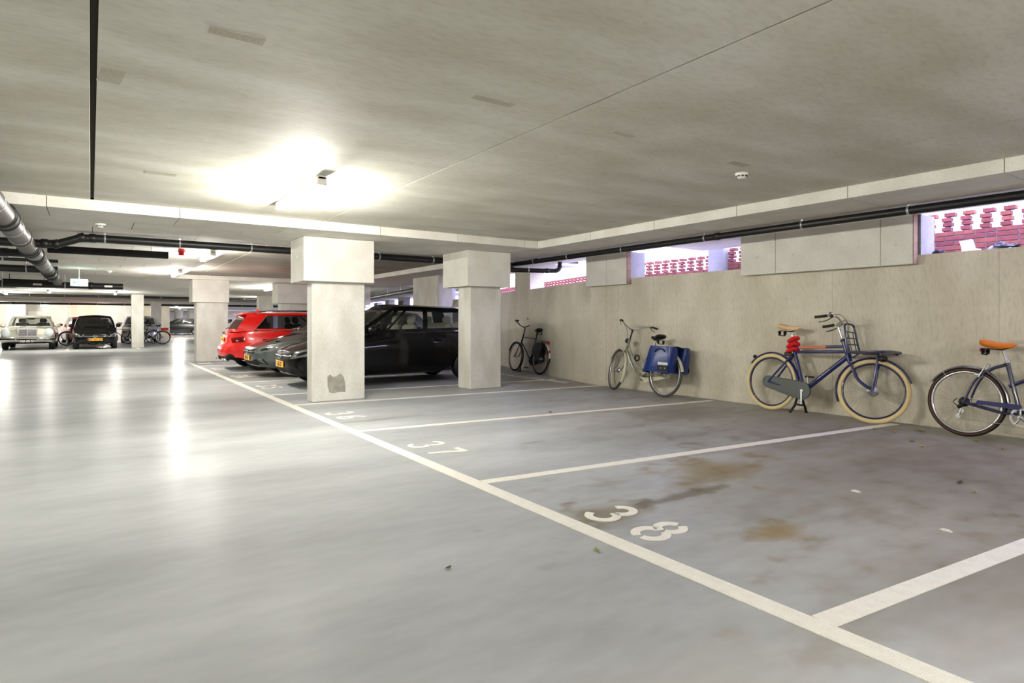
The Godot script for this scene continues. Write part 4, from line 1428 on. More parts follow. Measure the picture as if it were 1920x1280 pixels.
func saloon() -> Dictionary:
	var h := 2.35
	return {
		"L": 4.7, "W": 1.79, "wr": 0.315, "sill": 0.22, "xf": 1.50, "xr": -1.28, "rim": 0.58, "rim_mat": M.alu,
		"chin": [[1.5, 0.22], [2.0, 0.26], [h, 0.34]], "tail": [[-h, 0.34], [-1.8, 0.28], [-1.3, 0.22]],
		"shoulder": [[-h, 0.86], [-1.6, 0.90], [0.0, 0.90], [1.2, 0.90], [2.0, 0.885], [h, 0.86]],
		"crown": [[-h, 0.02], [0.9, 0.05], [1.8, 0.055], [h, 0.03]],
		"front": [[0.2, h - 0.06], [0.4, h], [0.6, h], [0.85, h - 0.05]],
		"back": [[0.2, -h + 0.08], [0.45, -h], [0.7, -h], [0.9, -h + 0.06]],
		"bulge": [[0.0, 0.94], [0.2, 0.98], [0.5, 1.0], [0.8, 0.98], [1.0, 0.94]],
		"n_front": 9.0, "n_back": 8.0,
		"belt": [[-h, 0.92], [0.0, 0.92], [h, 0.92]],
		"roof": [[-1.3, 1.36], [-0.6, 1.405], [0.2, 1.40], [0.6, 1.36]],
		"ring": [[0.86, 0.0, 0.30, 0.0, "windscreen"], [0.76, 0.73, 0.24, 0.60, ""], [0.70, 0.79, 0.18, 0.64, "side_window"], [-0.22, 0.80, -0.30, 0.65, ""], [-0.28, 0.80, -0.36, 0.65, "side_window"], [-1.25, 0.79, -1.05, 0.64, ""], [-1.50, 0.72, -1.12, 0.60, "rear_window"], [-1.60, 0.0, -1.18, 0.0, ""]],
		"roof_crown": 0.045, "bow": 0.02, "paint": paint(Color(0.70, 0.70, 0.63), 0.2), "glass": M.glass, "seat": mat(Color(0.20, 0.05, 0.03), 0.8), "seat_x": -0.15, "rear_rests": 0.0, "spokes": 12, "twin": false,
	}

func saloon_front(o: Node3D, c: Dictionary) -> void:
	var h := 2.35
	# upright chrome grille with louvres and a middle bar
	var st := mb()
	var pl := PackedVector2Array([Vector2(-0.30, 0.56), Vector2(0.30, 0.56), Vector2(0.345, 0.86), Vector2(0.30, 0.91), Vector2(0.0, 0.945), Vector2(-0.30, 0.91), Vector2(-0.345, 0.86)])
	prism(st, pl, 0.0, 0.05, Transform3D(Basis(Vector3(0, 0, -1), Vector3.UP, Vector3.RIGHT), Vector3(h - 0.03, 0, 0)))
	obj("grille_shell", fin(st), M.chrome, o)
	for s in [-1.0, 1.0]:
		var k := mb()
		box(k, Vector3(h + 0.022, 0.72, s * 0.15), Vector3(0.012, 0.25, 0.265), Transform3D())
		obj("grille_recess", fin(k), M.steel_dark, o)
		for i in 5:
			var l := mb()
			box(l, Vector3(h + 0.036, 0.62 + i * 0.05, s * 0.15), Vector3(0.02, 0.028, 0.265), Transform3D(Basis(), Vector3.ZERO), 0.006)
			obj("grille_slat", fin(l), M.chrome, o)
		var hl := mb()
		lathe(hl, [Vector2(0.0, 0.05), Vector2(0.10, 0.045), Vector2(0.135, 0.02), Vector2(0.15, 0.0)], Transform3D(Basis(Vector3(0, 0, 1), Vector3.RIGHT, Vector3(0, 1, 0)).scaled(Vector3(1, 1.15, 1.0)), Vector3(h - 0.005, 0.725, s * 0.70)), 24)
		obj("headlamp", fin(hl), M.lamp_clear, o)
		var hb := mb()
		box(hb, Vector3(h + 0.07, 0.47, s * 0.36), Vector3(0.06, 0.12, 0.07), Transform3D(), 0.015)
		obj("bumper_guard", fin(hb), M.chrome, o)
	var bp := mb()
	var rows := []
	for i in 15:
		var a := lerpf(-1.0, 1.0, i / 14.0)
		var z := a * 0.90
		var x := h + 0.06 - pow(absf(a), 6.0) * 0.28
		rows.append([Vector3(x - 0.04, 0.37, z), Vector3(x, 0.395, z), Vector3(x + 0.012, 0.45, z), Vector3(x, 0.51, z), Vector3(x - 0.05, 0.53, z)])
	grid(bp, rows, Vector3(h - 0.5, 0.45, 0))
	obj("bumper", fin(bp), M.chrome, o)
	rows = []
	var bs := mb()
	for i in 15:
		var a := lerpf(-1.0, 1.0, i / 14.0)
		var x := h + 0.078 - pow(absf(a), 6.0) * 0.28
		rows.append([Vector3(x - 0.02, 0.425, a * 0.905), Vector3(x, 0.43, a * 0.905), Vector3(x, 0.465, a * 0.905), Vector3(x - 0.02, 0.47, a * 0.905)])
	grid(bs, rows, Vector3(h - 0.5, 0.45, 0))
	obj("bumper_strip", fin(bs), M.rubber, o)
	plate(o, "DM-69-51", Vector3(h + 0.09, 0.375, 0), PI / 2, 0.0, false, 0.50)
	var w := mb()
	for z in [-0.2, 0.35]: tube(w, [Vector3(0.90, 0.95, z), Vector3(0.80, 1.02, z - 0.45)], 0.008, 6)
	obj("wipers", fin(w), M.black, o)

# ------------------------------------------------------------------ bicycles
# In a bicycle's own space: x forward, y up, z to its right; rear axle above x = 0.
func wheel(parent: Node, called: String, at: Transform3D, R: float, tyre_r: float, tyre_m: Material, rim_m: Material, spoke_m: Material, hub_r := 0.022, wall_m: Material = null) -> Node3D:
	var w := sub(called, parent, at)
	# the lathe's axis is y; turn it onto z
	var t := Transform3D(Basis(Vector3.RIGHT, Vector3.BACK, Vector3.DOWN), Vector3.ZERO)
	var st := mb()
	var pf := []
	for k in 13:
		var a := TAU * k / 12.0
		pf.append(Vector2(R - tyre_r + tyre_r * cos(a), tyre_r * 0.92 * sin(a)))
	lathe(st, pf, t, 56)
	obj("tyre", fin(st), tyre_m, w)
	if wall_m != null:
		for s in [-1.0, 1.0]:
			st = mb()
			lathe(st, [Vector2(R - tyre_r * 1.35, s * tyre_r * 0.90), Vector2(R - tyre_r * 1.1, s * tyre_r * 0.96), Vector2(R - tyre_r * 0.85, s * tyre_r * 0.95)], t, 56)
			obj("tyre_wall", fin(st), wall_m, w)
	st = mb()
	var q := R - 2 * tyre_r
	lathe(st, [Vector2(q + 0.006, -0.013), Vector2(q - 0.012, -0.012), Vector2(q - 0.017, 0.0), Vector2(q - 0.012, 0.012), Vector2(q + 0.006, 0.013), Vector2(q + 0.006, -0.013)], t, 56)
	obj("rim", fin(st), rim_m, w)
	st = mb()
	lathe(st, [Vector2(0.0, -0.052), Vector2(0.008, -0.05), Vector2(0.012, -0.036), Vector2(hub_r + 0.012, -0.034), Vector2(hub_r + 0.012, -0.029), Vector2(hub_r, -0.026), Vector2(hub_r, 0.026), Vector2(hub_r + 0.012, 0.029), Vector2(hub_r + 0.012, 0.034), Vector2(0.012, 0.036), Vector2(0.008, 0.05), Vector2(0.0, 0.052)], t, 20)
	obj("hub", fin(st), M.alu, w)
	st = mb()
	var n := 32
	for k in n:
		var a := TAU * k / n
		var s := 1.0 if k % 2 else -1.0
		var b := a + (0.9 if (k / 2) % 2 else -0.9)
		tube(st, [Vector3(cos(b) * (hub_r + 0.01), sin(b) * (hub_r + 0.01), s * 0.031), Vector3(cos(a) * (q - 0.01), sin(a) * (q - 0.01), s * 0.003)], 0.0011, 4, false)
	tag(obj("spokes", fin(st), spoke_m, w), "", "", "", "stuff")
	return w

func mudguard(parent: Node, c: Vector3, R: float, a0: float, a1: float, m: Material, width := 0.062) -> void:
	var st := mb()
	var rows := []
	for i in 25:
		var a := deg_to_rad(lerpf(a0, a1, i / 24.0))
		var row := []
		for j in 7:
			var q := j / 3.0 - 1.0
			var r := R + 0.022 - 0.016 * q * q
			row.append(c + Vector3(cos(a) * r, sin(a) * r, q * width / 2))
		for j in range(6, -1, -1):
			var q := j / 3.0 - 1.0
			var r := R + 0.0195 - 0.016 * q * q
			row.append(c + Vector3(cos(a) * r, sin(a) * r, q * width / 2))
		rows.append(row)
	grid(st, rows)
	obj("mudguard", fin(st), m, parent)

func saddle(parent: Node, at: Vector3, m: Material, len := 0.27, w := 0.2, springs := true) -> void:
	var st := mb()
	var rows := []
	for i in 15:
		var u := i / 14.0
		var x := lerpf(-len * 0.5, len * 0.5, u)
		var hw := w * 0.5 * (0.22 + 0.78 * pow(1.0 - smoothstep(0.1, 0.85, u), 1.2))
		var end := sqrt(maxf(1.0 - pow(absf(u * 2 - 1), 6.0), 0.02))
		hw *= end
		var ht := (0.035 + 0.02 * (1.0 - u)) * end
		var yc := 0.012 * cos(u * PI * 1.6) + 0.012 * (1.0 - u)
		var row := []
		for k in 12:
			var a := TAU * k / 12.0
			var ca := cos(a)
			var sa := sin(a)
			row.append(at + Vector3(x, yc + ht * (0.62 * sa if sa > 0 else 0.9 * sa), hw * signf(ca) * pow(absf(ca), 0.75)))
		rows.append(row)
	grid(st, rows, at, 1, true)
	obj("saddle", fin(st), m, parent)
	var ra := mb()
	for s in [-1.0, 1.0]:
		tube(ra, curve([at + Vector3(len * 0.35, -0.025, s * 0.01), at + Vector3(0.02, -0.05, s * 0.022), at + Vector3(-len * 0.3, -0.04, s * 0.05)], 4), 0.0045, 6)
		if springs:
			var pts := []
			for k in 25: pts.append(at + Vector3(-len * 0.33 + 0.017 * cos(k * 1.5), -0.045 - 0.05 * k / 24.0, s * 0.055 + 0.017 * sin(k * 1.5)))
			tube(ra, pts, 0.004, 5)
	tube(ra, [at + Vector3(-len * 0.36, -0.10, -0.06), at + Vector3(-len * 0.36, -0.10, 0.06)], 0.006, 6)
	obj("saddle_springs", fin(ra), M.steel_dark, parent)

func crank_set(parent: Node, at: Vector3, ang: float, ring_r: float, ring_m: Material, arm := 0.17, spider := false) -> void:
	var st := mb()
	var t := Transform3D(Basis(Vector3.RIGHT, Vector3.BACK, Vector3.DOWN), at + Vector3(0, 0, 0.045))
	if spider:
		for k in 32:
			var a := TAU * k / 32.0
			box(st, Vector3(cos(a) * ring_r, sin(a) * ring_r, 0.045) + at, Vector3(0.010, 0.010, 0.003), Transform3D(), 0.0)
		lathe(st, [Vector2(ring_r - 0.016, -0.002), Vector2(ring_r, -0.002), Vector2(ring_r, 0.002), Vector2(ring_r - 0.016, 0.002), Vector2(ring_r - 0.016, -0.002)], t, 36, false)
		for k in 5:
			var a := TAU * k / 5.0 + 0.4
			tube(st, [at + Vector3(0, 0, 0.045), at + Vector3(cos(a), sin(a), 0) * (ring_r - 0.008) + Vector3(0, 0, 0.045)], 0.008, 6)
	else:
		lathe(st, [Vector2(0, -0.003), Vector2(ring_r, -0.003), Vector2(ring_r, 0.003), Vector2(0, 0.003)], t, 28, false)
	lathe(st, [Vector2(0.022, -0.085), Vector2(0.022, 0.02), Vector2(0.012, 0.024), Vector2(0, 0.024)], t, 16, false)
	var cr := sub("crank", parent)
	obj("chainring", fin(st), ring_m, cr)
	for s in [1.0, -1.0]:
		var d: Vector3 = Vector3(cos(ang), sin(ang), 0) * s
		var a := mb()
		var z: float = 0.065 * s
		tube(a, [at + Vector3(0, 0, z), at + d * arm + Vector3(0, 0, z + 0.012 * s)], [0.015, 0.010], 8)
		obj("crank_arm", fin(a), M.alu, cr)
		var p := mb()
		var e: Vector3 = at + d * arm + Vector3(0, 0, z + 0.06 * s)
		for k in 2: box(p, e + Vector3(0.03 * (k * 2 - 1), 0.0, 0), Vector3(0.018, 0.022, 0.085), Transform3D(), 0.004)
		for k in 2: box(p, e + Vector3(0, 0, 0.04 * (k * 2 - 1)), Vector3(0.075, 0.018, 0.008), Transform3D(), 0.003)
		tube(p, [e - Vector3(0, 0, 0.055 * s), e + Vector3(0, 0, 0.045 * s)], 0.007, 6)
		obj("pedal", fin(p), M.black, cr)

func chain_case(parent: Node, a: Vector3, b: Vector3, ra: float, rb: float, m: Material, z0 := 0.03, z1 := 0.062) -> void:
	var pl := PackedVector2Array()
	var d := Vector2(b.x - a.x, b.y - a.y)
	var base_a := d.angle()
	for k in 13:
		var t := base_a + PI / 2 + PI * k / 12.0
		pl.append(Vector2(a.x, a.y) + Vector2(cos(t), sin(t)) * ra)
	for k in 13:
		var t := base_a - PI / 2 + PI * k / 12.0
		pl.append(Vector2(b.x, b.y) + Vector2(cos(t), sin(t)) * rb)
	var st := mb()
	prism(st, pl, z0, z1)
	# a raised rim round the case
	var pts := []
	for q in pl: pts.append(Vector3(q.x, q.y, z1))
	pts.append(pts[0])
	tube(st, pts, 0.005, 6, false)
	obj("chain_case", fin(st), m, parent)

# the bar from the stem out to the grips; pts for the right half, mirrored
func handlebar(parent: Node, half: Array, grip_from: float, bar_m: Material, grip_m: Material, grip_len := 0.125, levers := true) -> void:
	var hb := sub("handlebar", parent)
	var st := mb()
	var all := []
	var right := curve(half, 6)
	for i in range(right.size() - 1, 0, -1): all.append(Vector3(right[i].x, right[i].y, -right[i].z))
	all.append_array(right)
	tube(st, all, 0.011, 8)
	obj("bar", fin(st), bar_m, hb)
	for s in [-1.0, 1.0]:
		var e: Vector3 = half[-1] * Vector3(1, 1, s)
		var p: Vector3 = half[-2] * Vector3(1, 1, s)
		var d := (p - e).normalized()
		var g := mb()
		tube(g, [e - d * 0.008, e - d * 0.004, e + d * grip_len * 0.5, e + d * grip_len], [0.012, 0.017, 0.0155, 0.0165], 10)
		obj("grip", fin(g), grip_m, hb)
		if levers:
			var l := mb()
			var q := e + d * (grip_len + 0.045)
			box(l, q + Vector3(0, -0.012, 0), Vector3(0.035, 0.03, 0.03), Transform3D(), 0.006)
			tube(l, curve([q + Vector3(0.01, -0.02, 0), q - d * 0.05 + Vector3(0.0, -0.055, 0), q - d * 0.13 + Vector3(0, -0.065, 0)], 4), 0.005, 6)
			obj("brake_lever", fin(l), M.black, hb)

func lean_basis(heading: Vector3, lean: float) -> Basis:
	# x along heading, tipped by lean radians towards its left (negative z) for positive lean
	var x := heading.normalized()
	var z := x.cross(Vector3.UP).normalized()
	var y := Vector3.UP
	return Basis(x, y, z) * Basis(Vector3.RIGHT, lean)

func bike_root(called: String, label: String, rear: Vector3, heading: Vector3, lean: float, sc: float) -> Node3D:
	var o := base(called, rear)
	o.basis = lean_basis(heading, lean).scaled_local(Vector3.ONE * sc)
	tag(o, label, "bicycle")
	return o

func steer(at: Vector3, axis: Vector3, ang: float) -> Transform3D:
	var r := Basis(axis.normalized(), ang)
	return Transform3D(r, at - r * at)

func build_bikes() -> void:
	M.tyre_cream = mat(Color(0.86, 0.78, 0.58), 0.7)
	M.tyre_black = mat(Color(0.05, 0.048, 0.046), 0.75)
	M.tyre_grey = mat(Color(0.28, 0.27, 0.26), 0.75)
	M.tyre_brown = mat(Color(0.36, 0.20, 0.12), 0.7)
	M.blue = paint(Color(0.03, 0.085, 0.36))
	M.navy = paint(Color(0.03, 0.06, 0.25))
	M.bike_black = paint(Color(0.015, 0.015, 0.015))
	M.silver_green = paint(Color(0.56, 0.55, 0.47), 0.55)
	M.tan = mat(Color(0.86, 0.73, 0.55), 0.55)
	M.orange = mat(Color(0.86, 0.48, 0.10), 0.5)
	M.leather_black = mat(Color(0.04, 0.038, 0.036), 0.5)
	M.casing = mat(Color(0.30, 0.33, 0.31), 0.3)
	M.copper = mat(Color(0.80, 0.48, 0.36), 0.4)
	M.bag = mat(Color(0.03, 0.17, 0.46), 0.28)
	M.bag_dark = mat(Color(0.02, 0.03, 0.10), 0.6)
	M.strip = mat(Color(0.80, 0.80, 0.76), 0.4)
	M.spoke = mat(Color(0.70, 0.69, 0.66), 0.3, 0.8)
	M.pale_guard = mat(Color(0.80, 0.79, 0.68), 0.45)
	carrier_bike()
	bag_bike()
	corner_bike()
	edge_bike()
	far_bikes()

# --- dark blue carrier bicycle with cream tyres, front rack
func carrier_bike() -> void:
	var R := 0.358
	var wb := 1.235
	var o := bike_root("bicycle", "dark blue carrier bicycle with cream tyres and a front rack leaning on the wall", Vector3(7.435, 0, -4.70), Vector3(-0.045, 0, 1), -0.08, 1.05)
	var A := Vector3(0, R, 0)
	var B := Vector3(wb, R, 0)
	var K := Vector3(0.45, 0.285, 0)
	var S := Vector3(0.285, 0.80, 0)
	var H1 := Vector3(0.905, 0.89, 0)
	var H0 := Vector3(0.985, 0.665, 0)
	var fr := mb()
	tube(fr, [K, S], 0.022, 12)
	tube(fr, [Vector3(0.295, 0.80, 0), Vector3(0.912, 0.835, 0)], 0.018, 12)
	tube(fr, [Vector3(0.305, 0.745, 0), Vector3(0.935, 0.775, 0)], 0.018, 12)
	tube(fr, [Vector3(0.96, 0.725, 0), K], 0.029, 14)
	tube(fr, [H1 + (H1 - H0).normalized() * 0.01, H0], 0.029, 14)
	for s in [-1.0, 1.0]:
		tube(fr, [Vector3(0.29, 0.72, s * 0.02), A + Vector3(0, 0, s * 0.066)], 0.0125, 10)
		tube(fr, [K + Vector3(-0.03, 0, s * 0.03), A + Vector3(0, 0, s * 0.066)], 0.013, 10)
	lathe(fr, [Vector2(0.026, -0.04), Vector2(0.026, 0.04)], Transform3D(Basis(Vector3.RIGHT, Vector3.BACK, Vector3.DOWN), K), 14)
	obj("frame", fin(fr), M.blue, o)
	var cp := mb()
	tube(cp, [Vector3(0.36, 0.8037, 0), Vector3(0.70, 0.823, 0)], 0.0186, 12)
	obj("copper_band", fin(cp), M.copper, o)
	var dd := Vector3(0.96, 0.725, 0) - K
	var lt := mb()
	for k in 8:
		var f: float = [0.34, 0.375, 0.41, 0.445, 0.48, 0.515, 0.55, 0.585][k]
		tube(lt, [K + dd * f + Vector3(0.002, 0.004, 0.0212), K + dd * (f + [0.02, 0.026, 0.018, 0.026, 0.022, 0.026, 0.018, 0.024][k]) + Vector3(0.002, 0.004, 0.0212)], 0.0088, 6)
	tag(obj("worn_lettering", fin(lt), M.strip, o), "worn grey lettering, not readable", "", "", "stuff")
	wheel(o, "rear_wheel", Transform3D(Basis(), A), R, 0.026, M.tyre_cream, M.navy, M.spoke, 0.034)
	mudguard(o, A, R, -15, 145, M.blue)
	# the steered front end
	var ax := (H1 - H0)
	var T := steer(H0, ax, 0.40)
	wheel(o, "front_wheel", T * Transform3D(Basis(), B), R, 0.026, M.tyre_cream, M.navy, M.spoke, 0.045)
	var ft := sub("front_end", o, T)
	mudguard(ft, B, R, 20, 205, M.blue)
	var fk := mb()
	for s in [-1.0, 1.0]:
		tube(fk, curve([H0 + Vector3(0.0, -0.02, s * 0.02), H0 + Vector3(0.03, -0.06, s * 0.055), H0 + Vector3(0.10, -0.20, s * 0.06), B + Vector3(0, 0, s * 0.06)], 6), 0.016, 10)
		tube(fk, [B + Vector3(0, 0, s * 0.07), Vector3(1.265, 0.76, s * 0.11)], 0.014, 10)
	tube(fk, [H0 + Vector3(0, -0.02, -0.05), H0 + Vector3(0, -0.02, 0.05)], 0.016, 8)
	obj("fork", fin(fk), M.blue, ft)
	var stem := mb()
	tube(stem, [H1, Vector3(0.83, 1.07, 0)], 0.013, 10)
	tube(stem, [Vector3(0.83, 1.06, 0), Vector3(0.87, 1.10, 0)], 0.016, 10)
	obj("stem", fin(stem), M.chrome, ft)
	var hs := mb()
	lathe(hs, [Vector2(0.0, -0.015), Vector2(0.03, -0.015), Vector2(0.036, 0), Vector2(0.03, 0.012), Vector2(0, 0.012)], frame_of(H1 + ax.normalized() * 0.018, ax), 16)
	obj("headset", fin(hs), M.black, ft)
	handlebar(ft, [Vector3(0.87, 1.10, 0), Vector3(0.86, 1.12, 0.08), Vector3(0.83, 1.14, 0.20), Vector3(0.75, 1.13, 0.265), Vector3(0.63, 1.105, 0.28)], 0.0, M.alu, M.black, 0.125)
	for s in [-1.0, 1.0]:
		var cab := mb()
		tube(cab, curve([Vector3(0.74, 1.12, s * 0.28), Vector3(0.86, 1.17, s * 0.16), Vector3(0.93, 1.10, s * 0.06), Vector3(0.94, 0.93, s * 0.03), Vector3(0.985, 0.74, s * 0.035)], 6), 0.0028, 5)
		obj("brake_cable", fin(cab), M.black, ft)
	var bell := mb()
	lathe(bell, [Vector2(0.0, 0.035), Vector2(0.018, 0.03), Vector2(0.027, 0.012), Vector2(0.028, 0.0), Vector2(0, 0)], Transform3D(Basis(), Vector3(0.78, 1.15, 0.235)), 16)
	obj("bell", fin(bell), M.chrome, ft)
	# front rack with its back rest
	var rk := mb()
	var y0 := 0.765
	for z in [-0.17, -0.085, 0.0, 0.085, 0.17]:
		tube(rk, [Vector3(1.03, y0, z), Vector3(1.40, y0 + 0.02, z)], 0.009, 8)
	for x in [1.03, 1.16, 1.28, 1.40]:
		tube(rk, [Vector3(x, y0 + 0.001, -0.18), Vector3(x, y0 + 0.001, 0.18)], 0.011, 8)
	tube(rk, curve([Vector3(1.03, y0, 0.18), Vector3(1.40, y0 + 0.02, 0.18), Vector3(1.44, y0 + 0.03, 0.10), Vector3(1.44, y0 + 0.03, -0.10), Vector3(1.40, y0 + 0.02, -0.18), Vector3(1.03, y0, -0.18)], 5), 0.014, 8)
	for s in [-1.0, 1.0]:
		tube(rk, [Vector3(1.03, y0, s * 0.12), Vector3(1.0, 0.86, s * 0.12), Vector3(0.96, 1.06, s * 0.10)], 0.012, 8)
		tube(rk, [Vector3(1.03, y0, s * 0.05), Vector3(0.975, 0.99, s * 0.05)], 0.006, 6)
		tube(rk, [H0 + Vector3(0.02, 0.05, s * 0.02), Vector3(1.03, y0, s * 0.10)], 0.010, 8)
	tube(rk, curve([Vector3(0.96, 1.06, -0.10), Vector3(0.955, 1.09, -0.06), Vector3(0.955, 1.09, 0.06), Vector3(0.96, 1.06, 0.10)], 4), 0.012, 8)
	for y in [0.86, 0.93, 1.0]: tube(rk, [Vector3(1.0 - (y - 0.86) * 0.2, y, -0.12), Vector3(1.0 - (y - 0.86) * 0.2, y, 0.12)], 0.008, 6)
	obj("front_rack", fin(rk), M.navy, o)
	var hl := mb()
	lathe(hl, [Vector2(0, 0.05), Vector2(0.03, 0.045), Vector2(0.038, 0.0), Vector2(0.02, -0.04), Vector2(0, -0.045)], frame_of(Vector3(1.33, 0.715, 0), Vector3.RIGHT), 16)
	obj("headlamp", fin(hl), M.black, o)
	# drive
	chain_case(o, A + Vector3(-0.0, 0, 0), K, 0.072, 0.105, M.casing)
	crank_set(o, K, deg_to_rad(-84), 0.05, M.alu)
	var bst := mb()
	for s in [-1.0, 1.0]:
		tube(bst, [K + Vector3(-0.06, -0.06, s * 0.03), Vector3(0.40 + 0.05 * s * 0.0, 0.10, s * 0.10), Vector3(0.385 - 0.02 * s, 0.012, s * 0.14)], [0.014, 0.014, 0.016], 8)
	obj("kickstand", fin(bst), M.black, o)
	# saddle on its post
	var sp := mb()
	tube(sp, [S, Vector3(0.255, 0.985, 0)], 0.0135, 10)
	obj("seat_post", fin(sp), M.chrome, o)
	saddle(o, Vector3(0.215, 1.045, 0), M.tan, 0.28, 0.21)
	var rl := mb()
	lathe(rl, [Vector2(0, 0.03), Vector2(0.022, 0.025), Vector2(0.026, 0.0), Vector2(0.0, -0.012)], frame_of(Vector3(-0.245, 0.66, 0), Vector3(-1, 0.3, 0)), 14)
	obj("rear_lamp", fin(rl), M.black, o)
	# the chain lock in its red sleeve is wound round the seat post
	var lk := base("chain_lock")
	lk.transform = o.transform
	tag(lk, "bright red sleeved chain lock wound round the seat post of the blue bicycle", "lock")
	var ls := mb()
	var pts := []
	for k in 57:
		var a := k / 56.0 * TAU * 2.6
		var u := k / 56.0
		pts.append(Vector3(0.288 - 0.02 * u + 0.052 * cos(a), 0.91 - 0.17 * u + 0.012 * sin(a * 2.0), 0.055 * sin(a)))
	var rr := []
	for k in 57: rr.append(0.026 + 0.003 * sin(k * 1.9))
	tube(ls, pts, rr, 10)
	obj("sleeve", fin(ls), M.red_cloth, lk)
	var lb := mb()
	box(lb, Vector3(0.255, 0.715, 0.055), Vector3(0.10, 0.045, 0.05), Transform3D(), 0.012)
	obj("lock_body", fin(lb), M.black, lk)

# --- silver ladies' bicycle with blue double bags
func bag_bike() -> void:
	var R := 0.345
	var wb := 1.14
	var o := bike_root("bicycle", "silver step-through bicycle carrying blue double bags, leaning on the wall", Vector3(7.30, 0, -6.42), Vector3(0.07, 0, -1), 0.11, 1.03)
	var A := Vector3(0, R, 0)
	var B := Vector3(wb, R, 0)
	var K := Vector3(0.43, 0.29, 0)
	var S := Vector3(0.26, 0.74, 0)
	var H1 := Vector3(0.84, 0.86, 0)
	var H0 := Vector3(0.915, 0.66, 0)
	var fr := mb()
	tube(fr, [K, S], 0.017, 10)
	tube(fr, curve([Vector3(0.90, 0.70, 0), Vector3(0.78, 0.50, 0), Vector3(0.62, 0.33, 0), K], 6), 0.018, 10)
	tube(fr, curve([Vector3(0.87, 0.78, 0), Vector3(0.73, 0.56, 0), Vector3(0.56, 0.40, 0), Vector3(0.385, 0.41, 0)], 6), 0.014, 10)
	tube(fr, [H1, H0], 0.021, 10)
	for s in [-1.0, 1.0]:
		tube(fr, [Vector3(0.27, 0.70, s * 0.018), A + Vector3(0, 0, s * 0.06)], 0.008, 8)
		tube(fr, [K + Vector3(-0.03, 0, s * 0.03), A + Vector3(0, 0, s * 0.06)], 0.009, 8)
	obj("frame", fin(fr), M.silver_green, o)
	wheel(o, "rear_wheel", Transform3D(Basis(), A), R, 0.021, M.tyre_grey, M.alu, M.spoke, 0.035)
	mudguard(o, A, R, 0, 170, M.pale_guard)
	var ax := H1 - H0
	var T := steer(H0, ax, -0.36)
	wheel(o, "front_wheel", T * Transform3D(Basis(), B), R, 0.021, M.tyre_grey, M.alu, M.spoke, 0.035)
	var ft := sub("front_end", o, T)
	mudguard(ft, B, R, 30, 215, M.pale_guard)
	var fk := mb()
	for s in [-1.0, 1.0]:
		tube(fk, curve([H0 + Vector3(0.005, -0.01, s * 0.03), H0 + Vector3(0.05, -0.14, s * 0.05), H0 + Vector3(0.12, -0.25, s * 0.055), B + Vector3(0, 0, s * 0.055)], 6), 0.010, 8)
	tube(fk, [H0 + Vector3(0.005, -0.01, -0.035), H0 + Vector3(0.005, -0.01, 0.035)], 0.014, 8)
	obj("fork", fin(fk), M.silver_green, ft)
	var stem := mb()
	tube(stem, [H1, Vector3(0.80, 1.00, 0)], 0.012, 10)
	tube(stem, [Vector3(0.80, 0.995, 0), Vector3(0.85, 1.02, 0)], 0.015, 10)
	obj("stem", fin(stem), M.steel_dark, ft)
	handlebar(ft, [Vector3(0.85, 1.02, 0), Vector3(0.84, 1.04, 0.07), Vector3(0.80, 1.10, 0.19), Vector3(0.70, 1.115, 0.27), Vector3(0.56, 1.085, 0.295)], 0.0, M.alu, M.black)
	var hl := mb()
	lathe(hl, [Vector2(0, 0.045), Vector2(0.035, 0.04), Vector2(0.045, 0.0), Vector2(0.03, -0.04), Vector2(0, -0.055)], frame_of(Vector3(0.925, 0.83, 0), Vector3.RIGHT), 18)
	obj("headlamp", fin(hl), M.navy, ft)
	for s in [-1.0, 1.0]:
		var cab := mb()
		tube(cab, curve([Vector3(0.72, 1.11, s * 0.26), Vector3(0.86, 1.10, s * 0.16), Vector3(0.92, 0.98, s * 0.04), Vector3(0.89, 0.80, s * 0.03)], 6), 0.0028, 5)
		obj("brake_cable", fin(cab), M.black, ft)
	chain_case(o, A, K, 0.06, 0.10, M.pale_guard)
	crank_set(o, K, deg_to_rad(-25), 0.05, M.steel_dark)
	var sp := mb()
	tube(sp, [S, Vector3(0.245, 0.845, 0)], 0.013, 10)
	obj("seat_post", fin(sp), M.chrome, o)
	saddle(o, Vector3(0.225, 0.90, 0), M.leather_black, 0.26, 0.22)
	var rk := mb()
	for s in [-1.0, 1.0]:
		tube(rk, [Vector3(0.22, 0.735, s * 0.05), Vector3(-0.26, 0.735, s * 0.06)], 0.006, 6)
		tube(rk, [A + Vector3(-0.01, 0.0, s * 0.07), Vector3(-0.10, 0.735, s * 0.06)], 0.006, 6)
	tube(rk, [Vector3(-0.26, 0.735, -0.06), Vector3(-0.26, 0.735, 0.06)], 0.006, 6)
	obj("rear_rack", fin(rk), M.black, o)
	var lk := mb()
	for k in 2:
		var pts := []
		for q in 13: pts.append(Vector3(0.67 + 0.05 * cos(TAU * q / 12.0) + 0.02 * k, 0.56 + 0.045 * sin(TAU * q / 12.0), 0.03 + 0.02 * k))
		tube(lk, pts, 0.012, 8)
	var lo := base("cable_lock")
	lo.transform = o.transform
	tag(lo, "coiled black cable lock hanging on the silver step-through frame", "lock")
	obj("coil", fin(lk), M.black, lo)
	# the double bag over the rack
	var b := base("pannier_bag")
	b.transform = o.transform
	tag(b, "shiny blue double bag with reflective strips over the silver bicycle's rear rack", "bag")
	var top := mb()
	var rows := []
	for i in 11:
		var x := lerpf(0.16, -0.30, i / 10.0)
		var row := []
		for j in 9:
			var q := j / 4.0 - 1.0
			row.append(Vector3(x, 0.765 - 0.02 * q * q + 0.012 * sin(i * 1.3 + j), q * 0.17))
		rows.append(row)
	grid(top, rows, Vector3(0, 0.6, 0))
	obj("top_flap", fin(top), M.bag, b)
